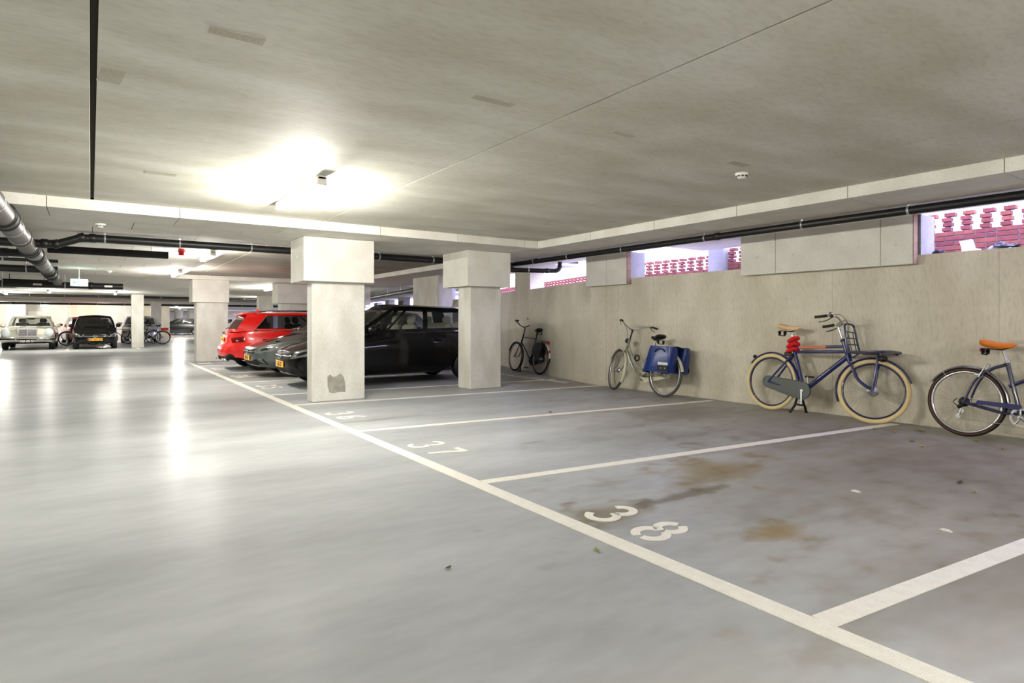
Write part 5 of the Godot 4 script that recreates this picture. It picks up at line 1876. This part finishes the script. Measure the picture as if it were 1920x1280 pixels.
	for s in [-1.0, 1.0]:
		var pb := mb()
		rows = []
		for i in 17:
			var a := TAU * i / 16.0
			var ca := cos(a)
			var sa := sin(a)
			var row := []
			for j in 8:
				var v := j / 7.0
				var hx := lerpf(0.195, 0.225, sin(v * PI * 0.6))
				var hz := lerpf(0.070, 0.085, sin(v * PI))
				var fold := 0.008 * sin(a * 5.0 + v * 4.0)
				var x := -0.07 + (hx + fold) * signf(ca) * pow(absf(ca), 0.35) + (0.15 * (1.0 - v) if ca > 0 else 0.0)
				row.append(Vector3(x, lerpf(0.37, 0.76, v), s * (0.135 + (hz + fold) * signf(sa) * pow(absf(sa), 0.35))))
			rows.append(row)
		grid(pb, rows, Vector3(-0.07, 0.55, s * 0.135))
		pb.set_smooth_group(-1)
		var n := rows.size() - 1
		for i in n:
			tri(pb, Vector3(-0.05, 0.37, s * 0.135), rows[i + 1][0], rows[i][0])
			tri(pb, Vector3(-0.07, 0.762, s * 0.135), rows[i][7], rows[i + 1][7])
		var side := obj("side_bag", fin(pb), M.bag, b)
		var rs := mb()
		box(rs, Vector3(-0.16, 0.50, s * 0.2225), Vector3(0.20, 0.04, 0.008), Transform3D(), 0.002)
		obj("reflective_strip", fin(rs), M.strip, side)
		var rp := mb()
		box(rp, Vector3(-0.16, 0.43, s * 0.221), Vector3(0.22, 0.075, 0.006), Transform3D(), 0.002)
		obj("dark_panel", fin(rp), M.bag_dark, side)
		for k in 2:
			var rv := mb()
			lathe(rv, [Vector2(0.009, 0), Vector2(0.007, 0.004), Vector2(0, 0.005)], frame_of(Vector3(-0.13 - 0.08 * k, 0.435, s * 0.224), Vector3(0, 0, s)), 10)
			obj("rivet", fin(rv), M.strip, side)
		var hd := mb()
		tube(hd, curve([Vector3(0.03, 0.66, s * 0.215), Vector3(-0.02, 0.71, s * 0.232), Vector3(-0.12, 0.715, s * 0.232), Vector3(-0.18, 0.67, s * 0.215)], 5), 0.008, 6)
		obj("carry_handle", fin(hd), M.bag_dark, side)

# --- black bicycle in the corner behind the second pillar
func corner_bike() -> void:
	var R := 0.345
	var wb := 1.13
	var o := bike_root("bicycle", "black bicycle with a coat guard and red rear lamp in the shade behind a pillar", Vector3(8.16, 0, -10.72), Vector3(0.10, 0, -1), 0.10, 1.0)
	var A := Vector3(0, R, 0)
	var B := Vector3(wb, R, 0)
	var K := Vector3(0.43, 0.29, 0)
	var S := Vector3(0.26, 0.80, 0)
	var H1 := Vector3(0.83, 0.88, 0)
	var H0 := Vector3(0.915, 0.66, 0)
	var fr := mb()
	tube(fr, [K, S], 0.016, 10)
	tube(fr, [Vector3(0.275, 0.79, 0), Vector3(0.85, 0.815, 0)], 0.014, 10)
	tube(fr, [Vector3(0.90, 0.70, 0), K], 0.016, 10)
	tube(fr, [H1, H0], 0.020, 10)
	for s in [-1.0, 1.0]:
		tube(fr, [Vector3(0.27, 0.74, s * 0.018), A + Vector3(0, 0, s * 0.06)], 0.008, 8)
		tube(fr, [K + Vector3(-0.03, 0, s * 0.03), A + Vector3(0, 0, s * 0.06)], 0.009, 8)
	obj("frame", fin(fr), M.bike_black, o)
	wheel(o, "rear_wheel", Transform3D(Basis(), A), R, 0.021, M.tyre_black, M.alu, M.spoke)
	mudguard(o, A, R, 5, 190, M.bike_black)
	var wg := mb()
	var pts := []
	for k in 9:
		var a := deg_to_rad(lerpf(120, 175, k / 8.0))
		pts.append(A + Vector3(cos(a), sin(a), 0) * (R + 0.024))
	tube(wg, pts, 0.022, 8)
	obj("white_guard_tip", fin(wg), M.white, o)
	var T := steer(H0, H1 - H0, -0.04)
	wheel(o, "front_wheel", T * Transform3D(Basis(), B), R, 0.021, M.tyre_black, M.alu, M.spoke)
	var ft := sub("front_end", o, T)
	mudguard(ft, B, R, 20, 225, M.bike_black)
	var fk := mb()
	for s in [-1.0, 1.0]:
		tube(fk, curve([H0 + Vector3(0.005, -0.01, s * 0.03), H0 + Vector3(0.12, -0.25, s * 0.055), B + Vector3(0, 0, s * 0.055)], 6), 0.010, 8)
	obj("fork", fin(fk), M.bike_black, ft)
	var stem := mb()
	tube(stem, [H1, Vector3(0.79, 1.02, 0)], 0.013, 10)
	tube(stem, [Vector3(0.79, 1.015, 0), Vector3(0.87, 1.05, 0)], 0.015, 10)
	obj("stem", fin(stem), M.steel_dark, ft)
	handlebar(ft, [Vector3(0.87, 1.05, 0), Vector3(0.86, 1.07, 0.08), Vector3(0.82, 1.15, 0.21), Vector3(0.74, 1.18, 0.285), Vector3(0.59, 1.16, 0.30)], 0.0, M.steel_dark, M.black)
	var mf := mb()
	var rows := []
	for i in 5:
		var a := deg_to_rad(225 + 0.0)
		var d := Vector3(cos(a), sin(a), 0)
		var q := i / 4.0
		var c := B + Vector3(-0.10, -0.30, 0) + Vector3(-0.05, -0.10, 0) * 0.0
		rows.append([c + Vector3(-0.16 + 0.02 * q, 0.10 - 0.22 * q, -0.03 - 0.03 * q) + d * 0.0, c + Vector3(-0.19 - 0.03 * q, 0.11 - 0.22 * q, 0.0), c + Vector3(-0.16 + 0.02 * q, 0.10 - 0.22 * q, 0.03 + 0.03 * q)])
	grid(mf, rows)
	obj("mud_flap", fin(mf), M.black, ft)
	chain_case(o, A, K, 0.07, 0.11, M.bike_black)
	crank_set(o, K, deg_to_rad(75), 0.05, M.steel_dark)
	# coat guards on both sides of the rear wheel
	for s in [-1.0, 1.0]:
		var cg := mb()
		var pl := PackedVector2Array([Vector2(0.02, R - 0.05), Vector2(0.32, 0.46), Vector2(0.29, 0.62), Vector2(0.20, 0.70), Vector2(0.0, 0.715), Vector2(-0.16, 0.66), Vector2(-0.10, 0.5)])
		prism(cg, pl, s * 0.055 - 0.002, s * 0.055 + 0.002)
		obj("coat_guard", fin(cg), M.black, o)
	var sp := mb()
	tube(sp, [S, Vector3(0.24, 0.93, 0)], 0.013, 10)
	obj("seat_post", fin(sp), M.steel_dark, o)
	saddle(o, Vector3(0.21, 0.98, 0), M.leather_black, 0.27, 0.22)
	var rk := mb()
	for s in [-1.0, 1.0]:
		tube(rk, [Vector3(0.24, 0.74, s * 0.05), Vector3(-0.28, 0.74, s * 0.06)], 0.006, 6)
		tube(rk, [A + Vector3(-0.01, 0, s * 0.065), Vector3(-0.12, 0.74, s * 0.06)], 0.006, 6)
	tube(rk, [Vector3(-0.28, 0.74, -0.06), Vector3(-0.28, 0.74, 0.06)], 0.006, 6)
	obj("rear_rack", fin(rk), M.bike_black, o)
	var rl := mb()
	box(rl, Vector3(-0.30, 0.705, 0), Vector3(0.05, 0.055, 0.12), Transform3D(), 0.012)
	obj("rear_lamp", fin(rl), M.red_plastic, o)
	var rf := mb()
	box(rf, Vector3(-0.345, 0.50, 0), Vector3(0.025, 0.10, 0.05), Transform3D(Basis(), Vector3.ZERO), 0.008)
	obj("reflector", fin(rf), M.red_plastic, o)

# --- the bicycle cut by the right edge
func edge_bike() -> void:
	var R := 0.345
	var wb := 1.07
	var o := bike_root("bicycle", "dark blue bicycle with an orange saddle and open gears at the right edge", Vector3(7.36, 0, -2.48), Vector3(-0.03, 0, 1), -0.10, 1.02)
	var A := Vector3(0, R, 0)
	var B := Vector3(wb, R, 0)
	var K := Vector3(0.44, 0.275, 0)
	var S := Vector3(0.325, 0.765, 0)
	var H1 := Vector3(0.80, 0.86, 0)
	var H0 := Vector3(0.85, 0.70, 0)
	var fr := mb()
	tube(fr, [K, S], 0.020, 10)
	tube(fr, [Vector3(0.35, 0.53, 0), Vector3(0.83, 0.80, 0)], 0.018, 10)
	tube(fr, [Vector3(0.85, 0.73, 0), K], 0.022, 10)
	tube(fr, [H1, H0], 0.022, 10)
	tube(fr, [Vector3(0.325, 0.74, 0), Vector3(0.22, 0.70, 0)], 0.017, 8)
	for s in [-1.0, 1.0]:
		tube(fr, curve([Vector3(0.325, 0.735, s * 0.014), Vector3(0.19, 0.68, s * 0.03), Vector3(0.08, 0.55, s * 0.055), A + Vector3(0.01, 0.01, s * 0.066)], 5), 0.0115, 8)
		tube(fr, curve([K + Vector3(-0.02, 0, s * 0.03), K + Vector3(-0.15, 0.0, s * 0.05), A + Vector3(0.01, -0.01, s * 0.066)], 5), 0.0125, 8)
	obj("frame", fin(fr), M.navy, o)
	wheel(o, "rear_wheel", Transform3D(Basis(), A), R, 0.020, M.tyre_black, M.alu, M.spoke, 0.024, M.tyre_brown)
	wheel(o, "front_wheel", Transform3D(Basis(), B), R, 0.020, M.tyre_black, M.alu, M.spoke, 0.02, M.tyre_brown)
	mudguard(o, A, R, 5, 150, M.chrome_guard)
	mudguard(o, B, R, 30, 190, M.chrome_guard)
	var fk := mb()
	for s in [-1.0, 1.0]:
		tube(fk, curve([H0 + Vector3(0.0, -0.01, s * 0.03), H0 + Vector3(0.08, -0.2, s * 0.055), B + Vector3(0, 0, s * 0.055)], 5), 0.011, 8)
	obj("fork", fin(fk), M.navy, o)
	var stem := mb()
	tube(stem, [H1, Vector3(0.77, 0.96, 0), Vector3(0.83, 1.0, 0)], 0.013, 10)
	obj("stem", fin(stem), M.chrome, o)
	handlebar(o, [Vector3(0.83, 1.0, 0), Vector3(0.82, 1.02, 0.10), Vector3(0.74, 1.05, 0.25), Vector3(0.60, 1.04, 0.30)], 0.0, M.alu, M.black)
	var gd := mb()
	prism(gd, PackedVector2Array([Vector2(0.10, 0.335), Vector2(0.44, 0.315), Vector2(0.47, 0.335), Vector2(0.46, 0.365), Vector2(0.12, 0.372)]), 0.05, 0.07)
	obj("chain_guard", fin(gd), M.blue, o)
	crank_set(o, K + Vector3(0.02, -0.03, 0), deg_to_rad(-20), 0.085, M.alu, 0.17, true)
	var dr := mb()
	lathe(dr, [Vector2(0.0, -0.004), Vector2(0.05, -0.004), Vector2(0.045, 0.008), Vector2(0.035, 0.014), Vector2(0.02, 0.02), Vector2(0, 0.02)], Transform3D(Basis(Vector3.RIGHT, Vector3.BACK, Vector3.DOWN), A + Vector3(0, 0, 0.045)), 20, false)
	tube(dr, [A + Vector3(0.0, -0.03, 0.06), A + Vector3(-0.045, -0.06, 0.07)], 0.018, 8)
	tube(dr, curve([A + Vector3(-0.05, -0.04, 0.07), A + Vector3(-0.085, -0.01, 0.07), A + Vector3(-0.05, 0.03, 0.07)], 4), 0.004, 5)
	obj("gear_block", fin(dr), M.steel_dark, o)
	var rd := mb()
	tube(rd, [A + Vector3(-0.015, -0.07, 0.066), A + Vector3(-0.03, -0.14, 0.066)], 0.012, 8)
	for y in [-0.09, -0.145]:
		lathe(rd, [Vector2(0.0, -0.004), Vector2(0.022, -0.004), Vector2(0.022, 0.004), Vector2(0, 0.004)], Transform3D(Basis(Vector3.RIGHT, Vector3.BACK, Vector3.DOWN), A + Vector3(-0.022 + (0.012 if y > -0.1 else -0.015), y, 0.066)), 14, false)
	obj("derailleur", fin(rd), M.alu, o)
	var ch := mb()
	tube(ch, [A + Vector3(-0.03, -0.165, 0.06), K + Vector3(0.0, -0.115, 0.045)], 0.004, 6)
	tube(ch, [A + Vector3(0.0, 0.045, 0.055), K + Vector3(0.02, 0.05, 0.045)], 0.004, 6)
	obj("chain", fin(ch), M.alu, o)
	var bk := mb()
	for s in [-1.0, 1.0]:
		tube(bk, [Vector3(0.115, 0.60, s * 0.055), Vector3(0.175, 0.735, s * 0.045)], 0.007, 6)
		box(bk, Vector3(0.105, 0.625, s * 0.04), Vector3(0.06, 0.016, 0.018), Transform3D(), 0.003)
	tube(bk, [Vector3(0.175, 0.735, -0.05), Vector3(0.18, 0.74, 0.05)], 0.004, 6)
	obj("rim_brake", fin(bk), M.alu, o)
	var sp := mb()
	tube(sp, [S, Vector3(0.29, 0.875, 0)], 0.0135, 10)
	lathe(sp, [Vector2(0.024, -0.012), Vector2(0.024, 0.012), Vector2(0.0, 0.013)], frame_of(S, Vector3(-0.055, 0.145, 0)), 14, false)
	obj("seat_post", fin(sp), M.chrome, o)
	saddle(o, Vector3(0.245, 0.93, 0), M.orange, 0.30, 0.20)
	var rl := mb()
	box(rl, Vector3(0.115, 0.875, 0), Vector3(0.03, 0.04, 0.05), Transform3D(), 0.01)
	obj("rear_lamp", fin(rl), M.red_plastic, o)
	var st := mb()
	tube(st, [A + Vector3(-0.20, 0.29, 0.04), A + Vector3(0, 0, 0.06)], 0.0025, 5)
	tube(st, [A + Vector3(-0.20, 0.29, -0.04), A + Vector3(0, 0, -0.06)], 0.0025, 5)
	obj("guard_stay", fin(st), M.alu, o)

# --- small bicycles far down the lane
func far_bikes() -> void:
	var spec := [
		["bicycle with raised bars leaning between the vintage saloon and the small black car", Vector3(-0.98, 0, -36.6), Vector3(0.9, 0, -0.25), 0.1, M.bike_black, M.tyre_black, -1.0],
		["dark bicycle with a pale basket left of the lone square pillar", Vector3(1.90, 0, -36.7), Vector3(-0.95, 0, 0.1), 0.08, M.bike_black, M.tyre_black, 0.0],
		["dark bicycle with a red rear bag right of the lone square pillar", Vector3(3.05, 0, -36.0), Vector3(-0.95, 0, -0.25), 0.06, M.bike_black, M.tyre_black, 1.0],
		["thin bicycle behind the square pillar next to the red bagged one", Vector3(2.75, 0, -37.7), Vector3(-0.95, 0, -0.1), -0.06, M.steel_dark, M.tyre_black, 2.0],
	]
	for e in spec:
		var R := 0.345
		var wb := 1.1
		var o := bike_root("bicycle", e[0], e[1], e[2], e[3], 1.0)
		var A := Vector3(0, R, 0)
		var B := Vector3(wb, R, 0)
		var K := Vector3(0.43, 0.29, 0)
		var H1 := Vector3(0.82, 0.90, 0)
		var H0 := Vector3(0.90, 0.67, 0)
		var fr := mb()
		tube(fr, [K, Vector3(0.26, 0.80, 0)], 0.018, 8)
		tube(fr, [Vector3(0.28, 0.76, 0), Vector3(0.85, 0.80, 0)] if e[6] >= 0 else [Vector3(0.33, 0.52, 0), Vector3(0.86, 0.78, 0)], 0.016, 8)
		tube(fr, [Vector3(0.89, 0.70, 0), K], 0.018, 8)
		tube(fr, [H1, H0, B], 0.016, 8)
		tube(fr, [Vector3(0.27, 0.74, 0), A], 0.013, 8)
		tube(fr, [K, A], 0.013, 8)
		obj("frame", fin(fr), e[4], o)
		wheel(o, "rear_wheel", Transform3D(Basis(), A), R, 0.024, e[5], M.alu, M.spoke)
		wheel(o, "front_wheel", Transform3D(Basis(), B), R, 0.024, e[5], M.alu, M.spoke)
		mudguard(o, A, R, 10, 170, e[4])
		handlebar(o, [Vector3(0.82, 1.0, 0), Vector3(0.82, 1.04, 0.1), Vector3(0.78, 1.1, 0.24), Vector3(0.62, 1.08, 0.29)], 0.0, M.steel_dark, M.black, 0.12, false)
		var sp := mb()
		tube(sp, [Vector3(0.26, 0.80, 0), Vector3(0.24, 0.93, 0)], 0.013, 8)
		tube(sp, [H1, Vector3(0.80, 1.01, 0)], 0.013, 8)
		obj("posts", fin(sp), M.steel_dark, o)
		saddle(o, Vector3(0.21, 0.97, 0), M.leather_black, 0.26, 0.2, false)
		crank_set(o, K, -0.7, 0.07, M.steel_dark)
		if e[6] == 1.0:
			var g := base("bike_bag")
			g.transform = o.transform
			tag(g, "red bag on the rear rack of the far bicycle right of the square pillar", "bag")
			var st := mb()
			box(st, Vector3(-0.1, 0.78, 0), Vector3(0.36, 0.12, 0.26), Transform3D(), 0.03)
			obj("bag_body", fin(st), M.red_plastic, g)
			mudguard(o, A, R + 0.005, 60, 190, M.red_plastic, 0.07)
		if e[6] == 0.0:
			var g := base("bike_basket")
			g.transform = o.transform
			tag(g, "pale basket on the handlebar of the far bicycle left of the square pillar", "basket")
			var st := mb()
			for k in 5: tube(st, [Vector3(0.92, 0.84 + 0.05 * k, -0.16), Vector3(1.18, 0.84 + 0.05 * k, -0.16), Vector3(1.18, 0.84 + 0.05 * k, 0.16), Vector3(0.92, 0.84 + 0.05 * k, 0.16), Vector3(0.92, 0.84 + 0.05 * k, -0.16)], 0.012, 6)
			obj("wire", fin(st), M.white, g)

# ------------------------------------------------------------------ small things
func detector(label: String, at: Vector3) -> void:
	var o := base("smoke_detector", at)
	tag(o, label, "detector", "white ceiling smoke detectors")
	var s := mb()
	lathe(s, [Vector2(0, 0), Vector2(0.055, 0), Vector2(0.057, -0.008), Vector2(0.052, -0.024)], Transform3D(), 24)
	obj("base_plate", fin(s), M.white, o)
	s = mb()
	lathe(s, [Vector2(0.048, -0.024), Vector2(0.040, -0.036), Vector2(0.034, -0.040), Vector2(0.03, -0.048), Vector2(0, -0.050)], Transform3D(), 24)
	obj("head", fin(s), M.white, o)
	for k in 8:
		var a := TAU * k / 8.0
		s = mb()
		box(s, Vector3(0.0455, -0.030, 0), Vector3(0.006, 0.009, 0.020), Transform3D(Basis(Vector3.UP, a), Vector3.ZERO))
		obj("smoke_slot", fin(s), M.black, o)

func leaf(at: Vector3, turn: float, size: float, m: Material, label: String) -> void:
	var o := base("fallen_leaf", at, turn)
	tag(o, label, "leaf", "fallen leaves on the floor")
	var s := mb()
	var rows := []
	for i in 9:
		var u := i / 8.0
		var w := size * 0.28 * sin(PI * pow(u, 0.8))
		var x := size * (u - 0.5)
		var cy := size * 0.18 * (u - 0.5) * (u - 0.5) * 4.0 + 0.002
		rows.append([Vector3(x, cy + w * 0.35, -w), Vector3(x, cy, 0), Vector3(x, cy + w * 0.35, w)])
	grid(s, rows)
	obj("blade", fin(s), m, o)
	s = mb()
	tube(s, [Vector3(-size * 0.5, size * 0.18 + 0.002, 0), Vector3(-size * 0.75, 0.002, size * 0.05)], size * 0.02, 5)
	obj("stalk", fin(s), m, o)

func build_small_things() -> void:
	detector("white smoke detector on the bare ceiling beside a plank joint at the right", Vector3(4.80, CEIL, -3.31))
	detector("white smoke detector on the first soffit band near the grey main", Vector3(0.10, SOFFIT, -9.13))
	detector("small far smoke detector on the flat boarded field above the exit sign", Vector3(0.36, SOFFIT, -17.5))
	# red sounder hanging beside the trunking
	var b := base("fire_sounder", Vector3(1.25, SOFFIT, -11.5))
	tag(b, "red fire alarm sounder on the ceiling at the right end of the black trunking", "alarm")
	var s := mb()
	lathe(s, [Vector2(0, 0), Vector2(0.05, 0), Vector2(0.05, -0.03), Vector2(0.062, -0.032), Vector2(0.062, -0.05), Vector2(0.052, -0.055), Vector2(0.048, -0.11), Vector2(0, -0.115)], Transform3D(), 20, false)
	obj("horn", fin(s), M.red_plastic, b)
	s = mb()
	tube(s, curve([Vector3(-0.05, -0.02, 0), Vector3(-0.12, -0.04, 0.03), Vector3(-0.17, -0.12, 0.10), Vector3(-0.19, -0.14, 0.14)], 5), 0.004, 5)
	obj("wire", fin(s), M.black, b)
	# lit exit signs
	for e in [["lit green and white exit sign hanging over the lane near the grey main's end", Vector3(-0.22, 2.07, -17.2), 1.0], ["far lit exit sign under the dark pipe above the red car behind", Vector3(-2.05, 2.06, -41.8), 1.3]]:
		var o := base("exit_sign", e[1])
		tag(o, e[0], "sign", "lit exit signs")
		o.scale = Vector3.ONE * e[2]
		part_box("case", Vector3(-0.17, -0.085, -0.03), Vector3(0.17, 0.085, 0.018), M.white, o, 0.008)
		part_box("lit_face", Vector3(-0.155, -0.075, 0.018), Vector3(0.155, 0.075, 0.024), M.exit_lamp, o)
		s = mb()
		# a running figure, an arrow and a doorway
		prism(s, PackedVector2Array([Vector2(0.03, -0.05), Vector2(0.10, -0.05), Vector2(0.10, 0.05), Vector2(0.03, 0.05), Vector2(0.03, 0.042), Vector2(0.09, 0.042), Vector2(0.09, -0.042), Vector2(0.03, -0.042)]), 0.024, 0.026)
		prism(s, PackedVector2Array([Vector2(-0.02, 0.01), Vector2(-0.08, 0.01), Vector2(-0.08, 0.03), Vector2(-0.125, 0.0), Vector2(-0.08, -0.03), Vector2(-0.08, -0.01), Vector2(-0.02, -0.01)]), 0.024, 0.026)
		tube(s, [Vector3(0.06, 0.02, 0.025), Vector3(0.052, -0.005, 0.025), Vector3(0.07, -0.035, 0.025)], 0.005, 5)
		tube(s, [Vector3(0.052, -0.005, 0.025), Vector3(0.03, -0.03, 0.025)], 0.005, 5)
		obj("pictogram", fin(s), M.exit_green, o)
		s = mb()
		tube(s, [Vector3(0, 0.085, -0.005), Vector3(0, (SOFFIT - e[1].y) / e[2] if e[1].z > -30 else 0.1, -0.005)], 0.008, 6)
		obj("hanger", fin(s), M.white, o)
		var l := OmniLight3D.new()
		l.name = "sign_light"
		l.light_color = Color(0.86, 1.0, 0.93)
		l.light_energy = 0.12
		l.omni_range = 30.0
		l.omni_attenuation = 2.0
		l.light_size = 0.1
		l.shadow_enabled = true
		o.add_child(l, true)
		l.position = Vector3(0, 0, 0.12)
	var rd := base("alarm_disc", Vector3(-3.9, 1.98, -45.98))
	tag(rd, "small red disc high on the white end wall above the vintage saloon", "alarm")
	s = mb()
	lathe(s, [Vector2(0.0, 0.05), Vector2(0.09, 0.04), Vector2(0.1, 0.0), Vector2(0, 0)], Transform3D(Basis(Vector3.RIGHT, Vector3.BACK, Vector3.DOWN), Vector3.ZERO), 16)
	obj("disc", fin(s), M.red_plastic, rd)
	# litter on the sill of the slot at the right edge
	var ly := 1.93
	var bag := base("black_bag", Vector3(7.86, ly, -2.90))
	tag(bag, "small dark fabric pouch lying on the wall top beside the jamb", "pouch")
	lump(bag, "pouch", Vector3(0.05, 0.05, 0.06), 3, M.bag_dark)
	var box1 := base("paper_box", Vector3(8.0, ly, -2.66))
	tag(box1, "crumpled white paper carton standing in the slot at the right edge", "carton")
	s = mb()
	prism(s, PackedVector2Array([Vector2(-0.05, 0), Vector2(0.06, 0.005), Vector2(0.05, 0.08), Vector2(0.03, 0.15), Vector2(-0.075, 0.14), Vector2(-0.055, 0.07)]), -0.04, 0.04, Transform3D(Basis(Vector3.UP, -PI / 2), Vector3.ZERO))
	obj("carton", fin(s), M.white, box1)
	var tis := base("paper_tissue", Vector3(7.95, ly, -2.57))
	tag(tis, "crumpled white tissue beside the carton in the slot", "tissue")
	lump(tis, "tissue", Vector3(0.04, 0.035, 0.05), 9, M.white)
	var rag := base("black_cloth", Vector3(7.97, ly, -2.33))
	tag(rag, "heap of black plastic and cloth lying in the slot at the right edge", "cloth")
	lump(rag, "cloth", Vector3(0.07, 0.075, 0.15), 5, M.black)
	var teal := base("teal_wrapper", Vector3(7.88, ly, -2.24))
	tag(teal, "small teal wrapper at the right end of the black heap", "wrapper")
	lump(teal, "wrapper", Vector3(0.03, 0.015, 0.05), 7, mat(Color(0.05, 0.55, 0.55), 0.5))
	# timber board in the second slot
	var tb := base("timber_board", Vector3(8.9, 1.90, -5.86))
	tag(tb, "yellow timber board leaning in the slot left of the large cladding", "board")
	part_box("board", Vector3(-0.03, 0, -0.18), Vector3(0.03, 0.27, 0.2), mat(Color(0.72, 0.47, 0.16), 0.7), tb, 0.004)
	# hook on the corner wall
	var hk := base("wall_hook", Vector3(8.5, 1.22, -11.57))
	tag(hk, "small rusty bolt sticking out of the wall above the black bicycle", "bolt")
	s = mb()
	tube(s, [Vector3(0.02, 0, 0), Vector3(-0.05, 0, 0), Vector3(-0.05, 0.06, 0)], 0.006, 6)
	obj("bolt", fin(s), M.joint, hk)
	# leaves and scraps
	var green := mat(Color(0.50, 0.52, 0.14), 0.6)
	var yellow := mat(Color(0.72, 0.58, 0.14), 0.6)
	var brown := mat(Color(0.33, 0.22, 0.10), 0.8)
	green.backlight_enabled = false
	var spec := [
		[2.13, -2.31, 0.05, green, "green leaf on the lane just outside bay thirty eight, nearest to the long line"],
		[1.40, -2.55, 0.04, brown, "brown leaf scrap alone on the open lane floor below the far pillars"],
		[6.98, -3.18, 0.07, green, "green leaf at the end of the bay line under the blue front wheel"],
		[7.02, -3.0, 0.06, yellow, "yellow leaf on the bay line end beside the green one"],
		[7.30, -2.85, 0.10, green, "largest green leaf at the wall between the two right bicycles"],
		[6.60, -2.66, 0.07, green, "green leaf on the floor in front of the orange saddled bicycle, left of two"],
		[6.42, -2.5, 0.06, yellow, "pale yellow leaf in front of the orange saddled bicycle, right of two"],
		[7.12, -2.30, 0.06, green, "green leaf under the rear wheel of the orange saddled bicycle"],
		[6.9, -2.02, 0.06, yellow, "pale leaf on the floor at the right edge below the crank"],
		[5.2, -1.78, 0.07, brown, "curled brown leaf in the dirty part of bay thirty nine"],
		[5.0, -1.62, 0.05, yellow, "small yellow leaf in the dirty right part of the bay"],
		[7.75, -9.75, 0.08, yellow, "yellow leaf by the wall near the black bicycle, first of the row"],
		[7.68, -9.45, 0.07, green, "green yellow leaf by the wall near the black bicycle, in the row's middle"],
		[7.72, -9.1, 0.09, yellow, "yellow leaf by the wall farther right of the black bicycle"],
		[7.60, -8.6, 0.08, yellow, "larger yellow leaf at the foot of the turned wall"],
		[7.40, -8.75, 0.05, brown, "brown leaf at the foot of the turned wall"],
	]
	for e in spec: leaf(Vector3(e[0], 0.001, e[1]), rng.randf() * TAU, e[2], e[3], e[4])
	var scr := [[4.35, -2.1, "tiny white paper scrap in the middle of bay thirty eight"], [3.95, -1.42, "tiny white paper scrap near the nearest bay line"], [4.9, -6.2, "small dark pebble on the floor in front of the silver bicycle"]]
	for k in scr.size():
		var o := base("floor_scrap", Vector3(scr[k][0], 0.0, scr[k][1]))
		tag(o, scr[k][2], "scrap")
		lump(o, "scrap", Vector3(0.018, 0.008, 0.03), k + 20, M.white if k < 2 else M.black)

func lump(parent: Node, called: String, size: Vector3, sd: int, m: Material) -> void:
	var f := FastNoiseLite.new()
	f.seed = sd
	f.frequency = 1.1
	var s := mb()
	var rows := []
	for i in 9:
		var row := []
		var v := PI * 0.5 * i / 8.0
		for j in 16:
			var a := TAU * j / 16.0
			var d := Vector3(cos(a) * cos(v), sin(v), sin(a) * cos(v))
			var k := 1.0 + 0.75 * f.get_noise_3d(d.x * 2, d.y * 2, d.z * 2)
			row.append(Vector3(d.x * size.x * k, d.y * size.y * k, d.z * size.z * k))
		rows.append(row)
	grid(s, rows, Vector3.ZERO, 1, true)
	obj(called, fin(s), m, parent)
